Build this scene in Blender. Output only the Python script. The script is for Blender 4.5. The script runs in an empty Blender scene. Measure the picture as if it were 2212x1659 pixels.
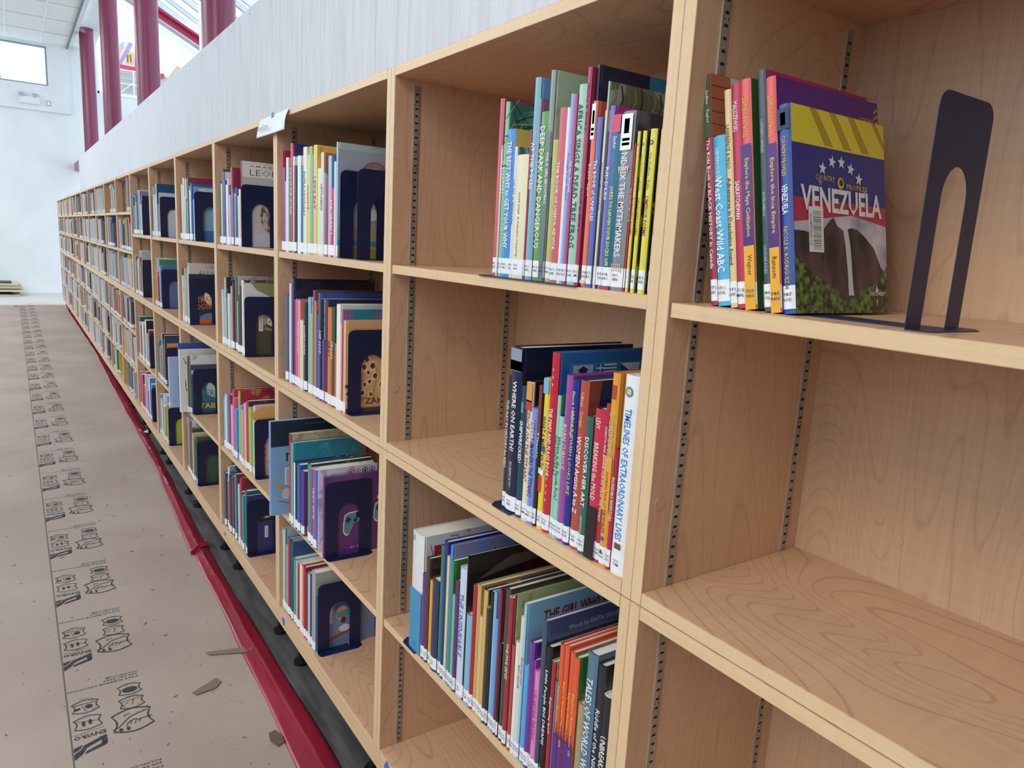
import bpy, bmesh, math, random
from mathutils import Vector, Matrix
random.seed(7)
SC = bpy.context.scene
COL = SC.collection

# ---------------------------------------------------------------- camera
cam_d = bpy.data.cameras.new('camera'); cam = bpy.data.objects.new('camera', cam_d); COL.objects.link(cam)
cam_d.sensor_width = 36; cam_d.lens = 25.4675; cam_d.clip_start = .05; cam_d.clip_end = 200
_R = Matrix(((0.82646696, 0.05971855, -0.55980895), (-0.56032327, 0.18383472, -0.80761540), (0.05468270, 0.98114142, 0.18539502)))
cam.matrix_world = Matrix.Translation((-0.7543, 0.0, 1.5638)) @ _R.to_4x4()
SC.camera = cam
# ---------------------------------------------------------------- light and exposure
wd = bpy.data.worlds.new('sky'); SC.world = wd; wd.use_nodes = True
wbg = wd.node_tree.nodes['Background']; wbg.inputs[0].default_value = (.76, .89, 1.0, 1); wbg.inputs[1].default_value = 1.9
SC.view_settings.view_transform = 'Standard'; SC.view_settings.look = 'None'
SC.view_settings.exposure = 0.27; SC.view_settings.gamma = 1.0; SC.view_settings.use_curve_mapping = False
def area(name, loc, target, sx, sy, power, col=(1, 1, 1)):
    l = bpy.data.lights.new(name, 'AREA'); l.shape = 'RECTANGLE'; l.size = sx; l.size_y = sy; l.energy = power; l.color = col
    o = bpy.data.objects.new(name, l); COL.objects.link(o); o.location = loc
    o.rotation_euler = (Vector(target) - Vector(loc)).to_track_quat('-Z', 'Y').to_euler()
    o['kind'] = 'structure'
    return o
area('overhead_fill', (-3.0, .5, 5.15), (-1.6, 1.0, 0), 3.0, 5.0, 265, (1, .95, .90))  # added unseen fill to light the floor and shelf tops
area('overhead_fill', (-3.0, 9.0, 5.15), (-1.6, 9.0, 0), 3.0, 8.0, 270, (.97, .98, 1))  # added unseen fill over the middle of the aisle

area('overhead_fill', (-2.6, 15.0, 5.15), (-1.2, 15.5, 0), 3.0, 5.0, 230, (.95, .98, 1))  # added unseen fill to brighten the far end
# ---------------------------------------------------------------- materials
def s2l(c): return c / 12.92 if c <= .04045 else ((c + .055) / 1.055) ** 2.4
def rgb(h): return tuple(s2l(int(h[i:i + 2], 16) / 255) for i in (0, 2, 4)) + (1,)
_M = {}
def mat(h, rough=.45, coat=0.0, metal=0.0, bump=0.0, name=None):
    k = ('p', h, rough, coat, metal, bump)
    if k in _M: return _M[k]
    m = bpy.data.materials.new(name or 'paint_' + h); m.use_nodes = True; nt = m.node_tree; b = nt.nodes['Principled BSDF']
    b.inputs['Roughness'].default_value = rough
    b.inputs['Metallic'].default_value = metal; b.inputs['Coat Weight'].default_value = coat; b.inputs['Coat Roughness'].default_value = .12
    tc = nt.nodes.new('ShaderNodeTexCoord'); n = nt.nodes.new('ShaderNodeTexNoise'); n.inputs['Scale'].default_value = 60
    nt.links.new(tc.outputs['Object'], n.inputs['Vector'])
    mx = nt.nodes.new('ShaderNodeMix'); mx.data_type = 'RGBA'; mx.blend_type = 'MULTIPLY'; mx.inputs[0].default_value = .08
    mx.inputs[6].default_value = rgb(h); nt.links.new(n.outputs[0], mx.inputs[7]); nt.links.new(mx.outputs[2], b.inputs['Base Color'])
    if bump:
        bp = nt.nodes.new('ShaderNodeBump'); bp.inputs['Strength'].default_value = bump; bp.inputs['Distance'].default_value = .002
        nt.links.new(n.outputs[0], bp.inputs['Height']); nt.links.new(bp.outputs[0], b.inputs['Normal'])
    _M[k] = m; return m
def cover_mat(h, h2, seed=0, plain=False):
    k = ('c', h, h2, seed % 5, plain)
    if k in _M: return _M[k]
    m = bpy.data.materials.new('cover_' + h); m.use_nodes = True; nt = m.node_tree; b = nt.nodes['Principled BSDF']
    b.inputs['Roughness'].default_value = .38; b.inputs['Coat Weight'].default_value = .35; b.inputs['Coat Roughness'].default_value = .15
    tc = nt.nodes.new('ShaderNodeTexCoord'); mp = nt.nodes.new('ShaderNodeMapping'); mp.inputs['Location'].default_value = (seed % 5 * 3.1, 1, 2)
    n = nt.nodes.new('ShaderNodeTexNoise'); n.inputs['Scale'].default_value = 14; n.inputs['Detail'].default_value = 3; n.inputs['Distortion'].default_value = 1.2
    r = nt.nodes.new('ShaderNodeValToRGB'); r.color_ramp.interpolation = 'EASE'
    c = rgb(h); a = rgb(h2); e = r.color_ramp.elements
    e[0].position = .30; e[0].color = tuple(x * .6 for x in c[:3]) + (1,)
    e[1].position = .42; e[1].color = c
    x = e.new(.58); x.color = c
    x = e.new(.66); x.color = c if plain else tuple(.55 * c[i] + .45 * a[i] for i in range(3)) + (1,)
    if plain: e[0].color = tuple(x * .92 for x in c[:3]) + (1,)
    for p, q in ((tc.outputs['Object'], mp.inputs[0]), (mp.outputs[0], n.inputs['Vector']), (n.outputs[0], r.inputs[0]), (r.outputs[0], b.inputs['Base Color'])): nt.links.new(p, q)
    _M[k] = m; return m
def wood(name, axis, base, dark, contour=1.0, sl=.22, sc_=1.6):
    m = bpy.data.materials.new(name); m.use_nodes = True; nt = m.node_tree; L = nt.links; b = nt.nodes['Principled BSDF']
    b.inputs['Roughness'].default_value = .42; b.inputs['Coat Weight'].default_value = .12; b.inputs['Coat Roughness'].default_value = .35
    tc = nt.nodes.new('ShaderNodeTexCoord'); oi = nt.nodes.new('ShaderNodeObjectInfo')
    ad = nt.nodes.new('ShaderNodeVectorMath'); ad.operation = 'ADD'
    sc = nt.nodes.new('ShaderNodeVectorMath'); sc.operation = 'SCALE'; sc.inputs[0].default_value = (7, 5, 3); L.new(oi.outputs['Random'], sc.inputs['Scale'])
    L.new(tc.outputs['Object'], ad.inputs[0]); L.new(sc.outputs[0], ad.inputs[1])
    def noise(s, scale, detail, dist=0):
        mp = nt.nodes.new('ShaderNodeMapping'); mp.inputs['Scale'].default_value = s; L.new(ad.outputs[0], mp.inputs[0])
        n = nt.nodes.new('ShaderNodeTexNoise'); n.inputs['Scale'].default_value = scale; n.inputs['Detail'].default_value = detail; n.inputs['Distortion'].default_value = dist
        L.new(mp.outputs[0], n.inputs['Vector']); return n.outputs[0]
    def st(long, cross): return tuple(long if i == axis else cross for i in range(3))
    big = noise(st(sl, sc_), 1.8, 1.2, .35)
    mul = nt.nodes.new('ShaderNodeMath'); mul.operation = 'MULTIPLY'; mul.inputs[1].default_value = 190; L.new(big, mul.inputs[0])
    sn = nt.nodes.new('ShaderNodeMath'); sn.operation = 'SINE'; L.new(mul.outputs[0], sn.inputs[0])
    r = nt.nodes.new('ShaderNodeMapRange'); r.inputs[1].default_value = .86; r.inputs[2].default_value = 1.0; L.new(sn.outputs[0], r.inputs[0])
    fib = noise(st(.6, 30), 6, 3)
    fr = nt.nodes.new('ShaderNodeMapRange'); fr.inputs[1].default_value = .35; fr.inputs[2].default_value = .7; L.new(fib, fr.inputs[0])
    tone = noise(st(.5, 3), 1.4, 2)
    curl = noise(st(26, 2.5), 3.0, 2)
    acc = None
    for o, w in ((r.outputs[0], .24 * contour), (fr.outputs[0], .15), (tone, .26), (curl, .24)):
        q = nt.nodes.new('ShaderNodeMath'); q.operation = 'MULTIPLY'; q.inputs[1].default_value = w; L.new(o, q.inputs[0])
        if acc is None: acc = q.outputs[0]
        else:
            s = nt.nodes.new('ShaderNodeMath'); s.operation = 'ADD'; L.new(acc, s.inputs[0]); L.new(q.outputs[0], s.inputs[1]); acc = s.outputs[0]
    mx = nt.nodes.new('ShaderNodeMix'); mx.data_type = 'RGBA'; mx.inputs[6].default_value = rgb(base); mx.inputs[7].default_value = rgb(dark)
    L.new(acc, mx.inputs[0]); L.new(mx.outputs[2], b.inputs['Base Color'])
    return m
WV = wood('maple_vertical_grain', 2, 'e0b995', 'a67c5c', .8, .5, 2.2)
WH = wood('maple_long_grain', 1, 'dfb793', 'a47958', 1.3, .62, 2.1)
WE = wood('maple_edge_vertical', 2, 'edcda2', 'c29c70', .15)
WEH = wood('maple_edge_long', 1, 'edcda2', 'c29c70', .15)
def noisy(name, h, h2, scale=(1, 1, 1), ns=8, lo=.35, hi=.7, rough=.8, bump=0, detail=5, h3=None):
    m = bpy.data.materials.new(name); m.use_nodes = True; nt = m.node_tree; L = nt.links; b = nt.nodes['Principled BSDF']
    b.inputs['Roughness'].default_value = rough
    tc = nt.nodes.new('ShaderNodeTexCoord'); mp = nt.nodes.new('ShaderNodeMapping'); mp.inputs['Scale'].default_value = scale
    n = nt.nodes.new('ShaderNodeTexNoise'); n.inputs['Scale'].default_value = ns; n.inputs['Detail'].default_value = detail
    r = nt.nodes.new('ShaderNodeValToRGB'); e = r.color_ramp.elements; e[0].position = lo; e[1].position = hi; e[0].color = rgb(h2); e[1].color = rgb(h)
    L.new(tc.outputs['Object'], mp.inputs[0]); L.new(mp.outputs[0], n.inputs['Vector']); L.new(n.outputs[0], r.inputs[0])
    out = r.outputs[0]
    if h3:
        n2 = nt.nodes.new('ShaderNodeTexNoise'); n2.inputs['Scale'].default_value = 90; n2.inputs['Detail'].default_value = 2; L.new(tc.outputs['Object'], n2.inputs['Vector'])
        r2 = nt.nodes.new('ShaderNodeMapRange'); r2.inputs[1].default_value = .70; r2.inputs[2].default_value = .76; L.new(n2.outputs[0], r2.inputs[0])
        mx = nt.nodes.new('ShaderNodeMix'); mx.data_type = 'RGBA'; mx.inputs[7].default_value = rgb(h3); L.new(out, mx.inputs[6]); L.new(r2.outputs[0], mx.inputs[0]); out = mx.outputs[2]
    L.new(out, b.inputs['Base Color'])
    if bump:
        bp = nt.nodes.new('ShaderNodeBump'); bp.inputs['Strength'].default_value = bump; bp.inputs['Distance'].default_value = .01
        L.new(n.outputs[0], bp.inputs['Height']); L.new(bp.outputs[0], b.inputs['Normal'])
    return m
M_CARD = noisy('kraft_board', 'b3a297', 'a59388', ns=1.6, rough=.75, h3='94867c')
M_FLOOR = noisy('dark_vinyl_plank', '62605f', '3c3b3d', (6, .8, 1), ns=5, rough=.6)
M_FLOOR2 = noisy('daylit_pale_floor', 'd8d5cf', 'cbc7c0', ns=1.2, rough=.7)  # strong daylight on the far floor is put into this pale colour
M_WALL = noisy('white_paint', 'eceff0', 'e2e6e8', ns=1.5, rough=.85)
M_OUT = noisy('unseen_wall_grey', 'a4a6a8', '9a9c9e', ns=2, rough=.9)  # for the unseen walls; muted to cut bounce onto shelf undersides
M_KNEE = noisy('whitewashed_board', 'dadce1', 'ccd0d6', (7, 7, .6), ns=4, lo=.33, hi=.6, rough=.7)
M_TILE = noisy('ceiling_tile', 'f2f2ee', 'e6e6e2', ns=30, rough=.9)
M_RED = noisy('burgundy_gloss_paint', '883554', '7e304c', ns=2, rough=.3)
M_RED2 = noisy('pink_red_paint', 'c43a5a', 'b83452', ns=2, rough=.4)
M_TAPE = noisy('red_tape', 'a02840', '901f36', ns=3, rough=.2)
M_NAVY = noisy('navy_enamel', '12224e', '0f1d44', ns=40, rough=.42)
M_STEEL = noisy('zinc_steel', 'b8b0a4', '948c80', (30, 30, 2), ns=6, rough=.38)
M_STEEL.node_tree.nodes['Principled BSDF'].inputs['Metallic'].default_value = .45
M_SLOT = mat('140f0c', .8); M_BLACK = mat('101012', .5); M_WHITE = mat('f4f6f8', .55); M_PAGE = mat('ece8dc', .8)
M_INK = mat('3c4350', .8)
M_PAPER = mat('eef1f6', .6)
M_GLASS = bpy.data.materials.new('clear_glass'); M_GLASS.use_nodes = True
_nt = M_GLASS.node_tree; _nt.nodes.remove(_nt.nodes['Principled BSDF'])
_t = _nt.nodes.new('ShaderNodeBsdfTransparent'); _g = _nt.nodes.new('ShaderNodeBsdfGlossy'); _g.inputs['Roughness'].default_value = .05
_t.inputs[0].default_value = (.93, .98, 1, 1)
_x = _nt.nodes.new('ShaderNodeMixShader'); _x.inputs[0].default_value = .06
_nt.links.new(_t.outputs[0], _x.inputs[1]); _nt.links.new(_g.outputs[0], _x.inputs[2]); _nt.links.new(_x.outputs[0], _nt.nodes['Material Output'].inputs[0])

# ---------------------------------------------------------------- mesh helpers
class MB:
    def __init__(s): s.v = []; s.f = []; s.m = []; s.mats = []
    def mi(s, m):
        if m not in s.mats: s.mats.append(m)
        return s.mats.index(m)
    def face(s, pts, m):
        n = len(s.v); s.v += [tuple(p) for p in pts]; s.f.append(tuple(range(n, n + len(pts)))); s.m.append(s.mi(m))
    def box(s, a, b, m, mx=None):
        x0, y0, z0 = a; x1, y1, z1 = b; n = len(s.v)
        s.v += [(x0, y0, z0), (x1, y0, z0), (x1, y1, z0), (x0, y1, z0), (x0, y0, z1), (x1, y0, z1), (x1, y1, z1), (x0, y1, z1)]
        fs = [(0, 3, 2, 1), (4, 5, 6, 7), (0, 1, 5, 4), (1, 2, 6, 5), (2, 3, 7, 6), (3, 0, 4, 7)]
        for i, f in enumerate(fs):
            s.f.append(tuple(n + k for k in f)); s.m.append(s.mi(mx if (mx and i == 5) else m))
    def cyl(s, p, q, r, m, n=16, cap=True, r2=None):
        p = Vector(p); q = Vector(q); d = (q - p).normalized(); a = d.orthogonal().normalized(); b = d.cross(a); r2 = r if r2 is None else r2
        k = len(s.v)
        for c, rr in ((p, r), (q, r2)):
            for i in range(n):
                t = 2 * math.pi * i / n; s.v.append(tuple(c + (a * math.cos(t) + b * math.sin(t)) * rr))
        for i in range(n):
            j = (i + 1) % n; s.f.append((k + i, k + j, k + n + j, k + n + i)); s.m.append(s.mi(m))
        if cap:
            s.f.append(tuple(k + i for i in reversed(range(n)))); s.m.append(s.mi(m)); s.f.append(tuple(k + n + i for i in range(n))); s.m.append(s.mi(m))
    def prism(s, poly, lo, hi, axis, m, mf=None):
        # poly: 2D outline; axis: 0 x,1 y,2 z of the extrusion; other two axes in order
        def P(a, b, c): return {0: (c, a, b), 1: (a, c, b), 2: (a, b, c)}[axis]
        n = len(poly); k = len(s.v)
        s.v += [P(a, b, lo) for a, b in poly] + [P(a, b, hi) for a, b in poly]
        for i in range(n):
            j = (i + 1) % n; s.f.append((k + i, k + j, k + n + j, k + n + i)); s.m.append(s.mi(mf(i) if mf else m))
        s.f.append(tuple(k + i for i in reversed(range(n)))); s.m.append(s.mi(m)); s.f.append(tuple(k + n + i for i in range(n))); s.m.append(s.mi(m))
    def mesh(s, name, bevel=0, smooth=False):
        me = bpy.data.meshes.new(name); me.from_pydata(s.v, [], s.f)
        for m in s.mats: me.materials.append(m)
        me.polygons.foreach_set('material_index', s.m)
        bm = bmesh.new(); bm.from_mesh(me)
        bmesh.ops.recalc_face_normals(bm, faces=bm.faces)
        if bevel:
            bmesh.ops.bevel(bm, geom=[e for e in bm.edges if e.is_manifold and e.calc_face_angle(0) > .6], offset=bevel, segments=2, affect='EDGES', profile=.6, clamp_overlap=True)
        if smooth:
            for f in bm.faces: f.smooth = True
        bm.to_mesh(me); bm.free()
        if smooth:
            try: me.set_sharp_from_angle(angle=.6)
            except Exception: pass
        return me
    def obj(s, name, parent=None, bevel=0, smooth=False, loc=None):
        o = bpy.data.objects.new(name, s.mesh(name, bevel, smooth)); COL.objects.link(o)
        if parent: o.parent = parent
        if loc: o.location = loc
        return o
def tag(o, label=None, cat=None, group=None, kind=None):
    if label: o['label'] = label
    if cat: o['category'] = cat
    if group: o['group'] = group
    if kind: o['kind'] = kind
    return o
def empty(name, loc, rot=None):
    o = bpy.data.objects.new(name, None); o.empty_display_size = .05; COL.objects.link(o); o.location = loc
    if rot: o.rotation_euler = rot
    return o
def link(name, me, parent, loc=None):
    o = bpy.data.objects.new(name, me); COL.objects.link(o); o.parent = parent
    if loc: o.location = loc
    return o
_T = {}
def text_polys(s, bold=.0, shear=0.0):
    k = (s, bold, shear)
    if k in _T: return _T[k]
    c = bpy.data.curves.new('t', 'FONT'); c.body = s; c.size = 1; c.resolution_u = 1; c.offset = bold; c.shear = shear
    o = bpy.data.objects.new('t', c); COL.objects.link(o)
    dg = bpy.context.evaluated_depsgraph_get(); me = bpy.data.meshes.new_from_object(o.evaluated_get(dg))
    vs = [tuple(v.co) for v in me.vertices]; fs = [tuple(p.vertices) for p in me.polygons]
    bpy.data.objects.remove(o); bpy.data.curves.remove(c); bpy.data.meshes.remove(me)
    if not vs: _T[k] = ([], [], 1, 1, 0, 0); return _T[k]
    x0 = min(v[0] for v in vs); x1 = max(v[0] for v in vs); y0 = min(v[1] for v in vs); y1 = max(v[1] for v in vs)
    _T[k] = ([(v[0] - x0, v[1] - y0) for v in vs], fs, x1 - x0, y1 - y0, x0, y0); return _T[k]
def put_text(mb, s, org, run, up, length, height, m, bold=.012, shear=0, fit=True):
    """org = lower left corner; letters keep their shape up to a 1:1.6 squeeze"""
    vs, fs, w, h, _, _ = text_polys(s, bold, shear)
    if not vs: return
    sy = height / h; sx = length / w
    if fit: sx = min(sx, sy * 1.25)
    org = Vector(org) + Vector(run) * (length - sx * w) / 2 * (1 if fit else 0); run = Vector(run); up = Vector(up)
    n = len(mb.v); mb.v += [tuple(org + run * (x * sx) + up * (y * sy)) for x, y in vs]
    i = mb.mi(m)
    for f in fs: mb.f.append(tuple(n + k for k in f)); mb.m.append(i)
def raw_obj(mb, name, parent):
    me = bpy.data.meshes.new(name); me.from_pydata(mb.v, [], mb.f)
    for m in mb.mats: me.materials.append(m)
    me.polygons.foreach_set('material_index', mb.m)
    o = bpy.data.objects.new(name, me); COL.objects.link(o); o.parent = parent
    return o

# ================================================================ the setting
PITCH, Y1, T = .914, .737, .0217
POSTS = [Y1 + PITCH * k for k in range(-1, 18)]          # cabinet joints along the wall
Z0, ZB, ZM, ZT, DEP = .12, .188, 1.0405, 1.958, .39
def struct(name, mb, m=None, **k): return tag(mb.obj(name, **k), kind='structure')
b = MB(); b.box((-6, -6, -.03), (6, 16.35, -.004), M_FLOOR); struct('floor', b)
b = MB(); b.box((-6, 16.35, -.03), (6, 19.4, -.003), M_FLOOR2); struct('floor_far', b)
# far wall with the window, upper band standing slightly proud
FY = 19.33
b = MB()
b.box((-6, FY, -.003), (1.03, FY + .2, 3.88), M_WALL)
struct('wall_far', b)
b = MB(); b.prism([(-6, 3.88), (.5, 3.88), (.5, 4.40), (-6, 4.40)], FY - .07, FY + .2, 1, M_WALL)
b.prism([(.105, 4.40), (.5, 4.40), (.5, 5.25), (.105, 5.25)], FY - .07, FY + .2, 1, M_WALL)
b.prism([(-6, 5.2), (.105, 5.2), (.105, 5.25), (-6, 5.25)], FY - .07, FY + .2, 1, M_WALL)
b.prism([(-6, 4.40), (-2.2, 4.40), (-2.2, 5.2), (-6, 5.2)], FY - .07, FY + .2, 1, M_WALL)
struct('wall_far_upper', b)
b = MB(); b.box((.5, FY, 3.88), (1.03, FY + .2, 5.9), M_WALL); struct('wall_far_side', b)
b = MB(); b.box((-6.1, -6, -.003), (-6, FY + .2, 1.9), M_OUT); b.box((-6.1, -6, 4.8), (-6, FY + .2, 5.34), M_OUT)  # unseen wall, added with high openings so cool light falls from the left
for k in range(9): y = -6 + 3.13 * k; b.box((-6.1, y, 1.9), (-6, y + .3, 4.8), M_OUT)
struct('unseen_wall_left', b)
b = MB(); b.box((-6.06, -5.7, 1.9), (-6.05, FY, 4.8), M_GLASS); struct('unseen_window', b)  # unseen glazing in the added light openings
b = MB(); b.box((-6, -6, -.003), (6, -5.9, 5.34), M_OUT); struct('unseen_wall_back', b)  # unseen wall, added to shut out light from behind the camera
FR = mat('8fa3ad', .5)
b = MB()
for a, c in (((-.76, FY - .04, 4.40), (.105, FY + .03, 4.43)), ((-.76, FY - .04, 5.17), (.105, FY + .03, 5.2)), ((.075, FY - .04, 4.43), (.105, FY + .03, 5.17)), ((-.76, FY - .04, 4.43), (-.73, FY + .03, 5.17)), ((-2.2, FY - .04, 4.40), (-.76, FY + .03, 4.43)), ((-2.2, FY - .04, 5.17), (-.76, FY + .03, 5.2))): b.box(a, c, FR)
w = struct('window_1', b)
b = MB(); b.box((-2.2, FY, 4.43), (.075, FY + .008, 5.17), M_GLASS); b.obj('glass_pane', w)
# lower wall and glazing of the bright hall behind the shelves
b = MB(); b.box((1.03, FY + .02, -.003), (7, FY + .2, 4.42), M_WALL); struct('wall_hall', b)
b = MB(); b.box((.45, 6, -.03), (.5, 6.1, -.02), M_WALL)
CY = mat('7fd0e8', .4)
b = MB()
b.box((1.03, FY + .02, 4.42), (1.07, FY + .1, 5.9), M_WHITE); b.box((1.03, FY + .02, 4.42), (4.5, FY + .1, 4.47), M_WHITE); b.box((2.2, FY + .02, 4.42), (2.26, FY + .1, 5.9), M_WHITE)
b.box((1.03, FY + .02, 5.86), (4.5, FY + .1, 5.92), M_WHITE)
w = struct('window_2', b)
_b = MB(); _b.box((1.07, FY + .05, 4.47), (2.2, FY + .058, 5.86), M_GLASS); _b.obj('glass_pane', w)
# ceiling of the aisle with its grid, and the soffit above the end column
b = MB(); b.box((-6, 13.2, 5.25), (.49, FY, 5.3), M_TILE); b.box((-6, -6, 5.25), (.49, 13.2, 5.3), M_TILE)
b.box((-6, -6, 5.3), (.6, FY, 5.34), M_WALL)
ce = struct('ceiling', b)
g = MB(); GL = mat('c9ccc8', .6)
for x in (-4.27, -3.66, -3.05, -2.44, -1.83, -1.22, -.61, 0): g.box((x - .012, -3, 5.243), (x + .012, FY - .07, 5.2495), M_WHITE)
for i in range(19):
    y = 18.1 - 1.21 * i; g.box((-6, y - .012, 5.244), (.47, y + .012, 5.2495), GL)
g.obj('ceiling_grid', ce)
b = MB(); b.box((.47, -3, 5.215), (.5, FY, 5.25), mat('7c8084', .5)); struct('trim_1', b)
b = MB(); b.box((.5, 15.2, 5.415), (1.03, FY, 5.7), M_WALL); struct('ceiling_soffit', b)
# knee wall carrying the shelving: whitewashed boards screwed along the top edge
joints = [-1.0, .22, 2.66, 5.10, 7.54, 9.98, 12.42, 14.86, 16.42]
for i, (a, c) in enumerate(zip(joints, joints[1:])):
    b = MB(); b.box((.395, a + .0015, -.003), (.51, c - .0015, 2.765), M_KNEE)
    o = struct('wall_right' if i == 0 else 'wall_right', b, bevel=.001)
    s = MB(); y = a + .06; k = 0
    while y < c - .02:
        s.cyl((.3943, y, 2.735 - .004 * (k % 3)), (.3951, y, 2.735 - .004 * (k % 3)), .0045, mat('5a5550', .6), 8); y += .41; k += 1
    s.obj('screw_row', o)['kind'] = 'stuff'
b = MB(); b.box((.515, 13, 2.7), (.62, FY, 2.86), M_RED); struct('trim_2', b)
# hall glazing: sloping roof frame behind the columns
def roofpt(x, y): return (x, y, 5.05 - .57 * (x - 1.15) + .24 * (y - 12))
def bar(mb, p, q, wz, wy, m):
    p = Vector(p); q = Vector(q); d = (q - p); side = Vector((0, 1, 0)) if abs(d.x) > abs(d.y) else Vector((1, 0, 0))
    up = Vector((0, 0, 1)); n = len(mb.v)
    for c in (p, q):
        for a, e in ((-1, -1), (1, -1), (1, 1), (-1, 1)): mb.v.append(tuple(c + side * (a * wy / 2) + up * (e * wz / 2)))
    i = mb.mi(m)
    for f in ((0, 1, 2, 3), (7, 6, 5, 4), (0, 4, 5, 1), (1, 5, 6, 2), (2, 6, 7, 3), (3, 7, 4, 0)): mb.f.append(tuple(n + k for k in f)); mb.m.append(i)
sky_root = empty('skylight', (1.15, 12, 4.9)); tag(sky_root, 'white sloping glazed skylight frame over the hall behind the red columns', 'skylight')
PW = mat('f4f8fb', .5); PG = mat('c8d2da', .5); PV = mat('dfe3f6', .5)
for i in range(22):
    mb = MB(); y = 6.5 + .75 * i; p = roofpt(.52, y); q = roofpt(5.5, y)
    bar(mb, p, q, .07 if i % 3 else .12, .05, PW if i % 2 else PG); o = mb.obj('rafter'); o.parent = sky_root; o.location = -sky_root.location
for x in (1.0, 2.1, 3.2, 4.3):
    mb = MB(); p = roofpt(x, 5.5); q = roofpt(x, 23); bar(mb, (p[0], p[1], p[2] - .12), (q[0], q[1], q[2] - .12), .12, .12, PW); o = mb.obj('purlin'); o.parent = sky_root; o.location = -sky_root.location
mb = MB(); P = [roofpt(.5, 5.5), roofpt(5.5, 5.5), roofpt(5.5, 23), roofpt(.5, 23)]
mb.face([(a, c, z + .1) for a, c, z in P], M_GLASS); o = mb.obj('glass_pane'); o.parent = sky_root; o.location = -sky_root.location
# pink-red sloping beam
mb = MB(); d = (1.73 - 1.15, 4.28 - 4.57)
def beampt(x): return (x, 12, 4.57 + (x - 1.15) * d[1] / d[0])
bar(mb, beampt(.72), beampt(4.5), .035, .16, M_RED2); p, q = beampt(.72), beampt(4.5)
bar(mb, (p[0], 12, p[2] - .07), (q[0], 12, q[2] - .07), .12, .02, M_RED2); bar(mb, (p[0], 12, p[2] - .14), (q[0], 12, q[2] - .14), .02, .16, mat('e8d0da', .5))
tag(mb.obj('steel_beam'), 'sloping pinkish-red steel beam seen between the two nearest red columns', 'beam')
mb = MB(); mb.cyl((1.63, 11.6, 3.2), (1.63, 11.6, 4.9), .025, PW, 10); mb.box((1.58, 11.55, 3.0), (1.68, 11.65, 3.2), PW)
tag(mb.obj('white_post'), 'thin white post crossing the sloping red beam behind the columns', 'post')
mb = MB(); mb.cyl((1.62, 10.9, 3.55), (3.4, 11.4, 3.55), .25, mat('cfdcf0', .6), 24); tag(mb.obj('air_duct', smooth=True), 'pale blue-grey round duct under the skylight behind the wall', 'duct')
# murals and railing seen between the columns
mu = empty('hall_mural', (1.28, 18, 4.78)); tag(mu, 'pink-framed triangular mural with yellow and purple shapes between the far columns', 'mural')
mb = MB(); mb.prism([(1.28, 4.78), (1.72, 4.76), (1.72, 5.30), (1.5, 5.34), (1.28, 5.05)], 18, 18.04, 1, mat('f2ead8', .6)); o = mb.obj('panel'); o.parent = mu; o.location = -mu.location
mb = MB(); a = 17.995
for poly, h in (([(1.28, 4.80), (1.34, 4.80), (1.60, 5.30), (1.53, 5.32)], 'c0a0d8'), ([(1.62, 4.79), (1.72, 4.79), (1.72, 5.28), (1.64, 5.25)], 'd84868'), ([(1.34, 4.78), (1.72, 4.76), (1.72, 4.84), (1.34, 4.86)], 'e05070'), ([(1.46, 4.90), (1.60, 4.90), (1.60, 5.12), (1.52, 5.16)], 'f0cc90'), ([(1.30, 5.0), (1.44, 5.24), (1.38, 5.24), (1.28, 5.1)], 'f0c8a0'), ([(1.36, 5.16), (1.46, 5.30), (1.40, 5.30), (1.33, 5.22)], '9fd4ec'), ([(1.48, 4.92), (1.50, 4.92), (1.50, 5.06), (1.48, 5.06)], '8a5040'), ([(1.54, 4.93), (1.56, 4.93), (1.55, 5.08), (1.53, 5.08)], '8a5040')):
    mb.face([(x, a, z) for x, z in poly], mat(h, .6))
    a -= .002
o = mb.obj('painted_shapes'); o.parent = mu; o.location = -mu.location
mb = MB()
for z in (4.24, 4.45, 4.72): mb.cyl((1.2, 17.8, z), (2.6, 17.8, z), .012, PW, 8)
for x in (1.3, 1.56, 1.9, 2.3): mb.cyl((x, 17.8, 4.2), (x, 17.8, 4.74), .014, PW, 8)
mb.cyl((1.3, 17.8, 4.26), (1.56, 17.8, 4.5), .01, PW, 8)
mb.box((1.2, 17.74, 4.18), (2.6, 17.86, 4.22), PW)
tag(mb.obj('railing'), 'white tubular railing below the triangular mural behind the columns', 'railing')
mb = MB(); mb.box((1.2, 17.9, 4.22), (2.6, 17.96, 4.74), noisy('grey_siding', 'dad8d2', 'b4b2ac', (.4, 1, 12), ns=4)); tag(mb.obj('siding_panel'), 'grey horizontally streaked siding panel behind the white railing', 'panel')
mb = MB(); mb.prism([(1.13, 3.5), (1.2, 3.46), (1.46, 3.82), (1.38, 3.88)], 12, 12.05, 1, mat('f2e4b4', .6)); mb.prism([(1.1, 3.62), (1.22, 3.68), (1.2, 3.74), (1.08, 3.7)], 12.02, 12.06, 1, mat('d87060', .6))
tag(mb.obj('yellow_panel'), 'small slanting pale yellow painted panel just above the wall top', 'panel')
# columns
for i, (y, top, lb) in enumerate(((6.64, 7.5, 'thickest nearest burgundy round column rising behind the wall'), (10.31, 7.5, 'second nearest burgundy round column, left of the sloping beam'), (14.08, 7.5, 'third burgundy round column, right beside the cyan window strip'), (17.93, 5.415, 'farthest burgundy round column, its head meeting the white soffit'))):
    mb = MB(); mb.cyl((0, 0, 0), (0, 0, top), .132, M_RED, 40, False); o = mb.obj('round_column', smooth=True, loc=(.75, y, -.003)); tag(o, lb, 'column', 'red round columns')
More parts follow.
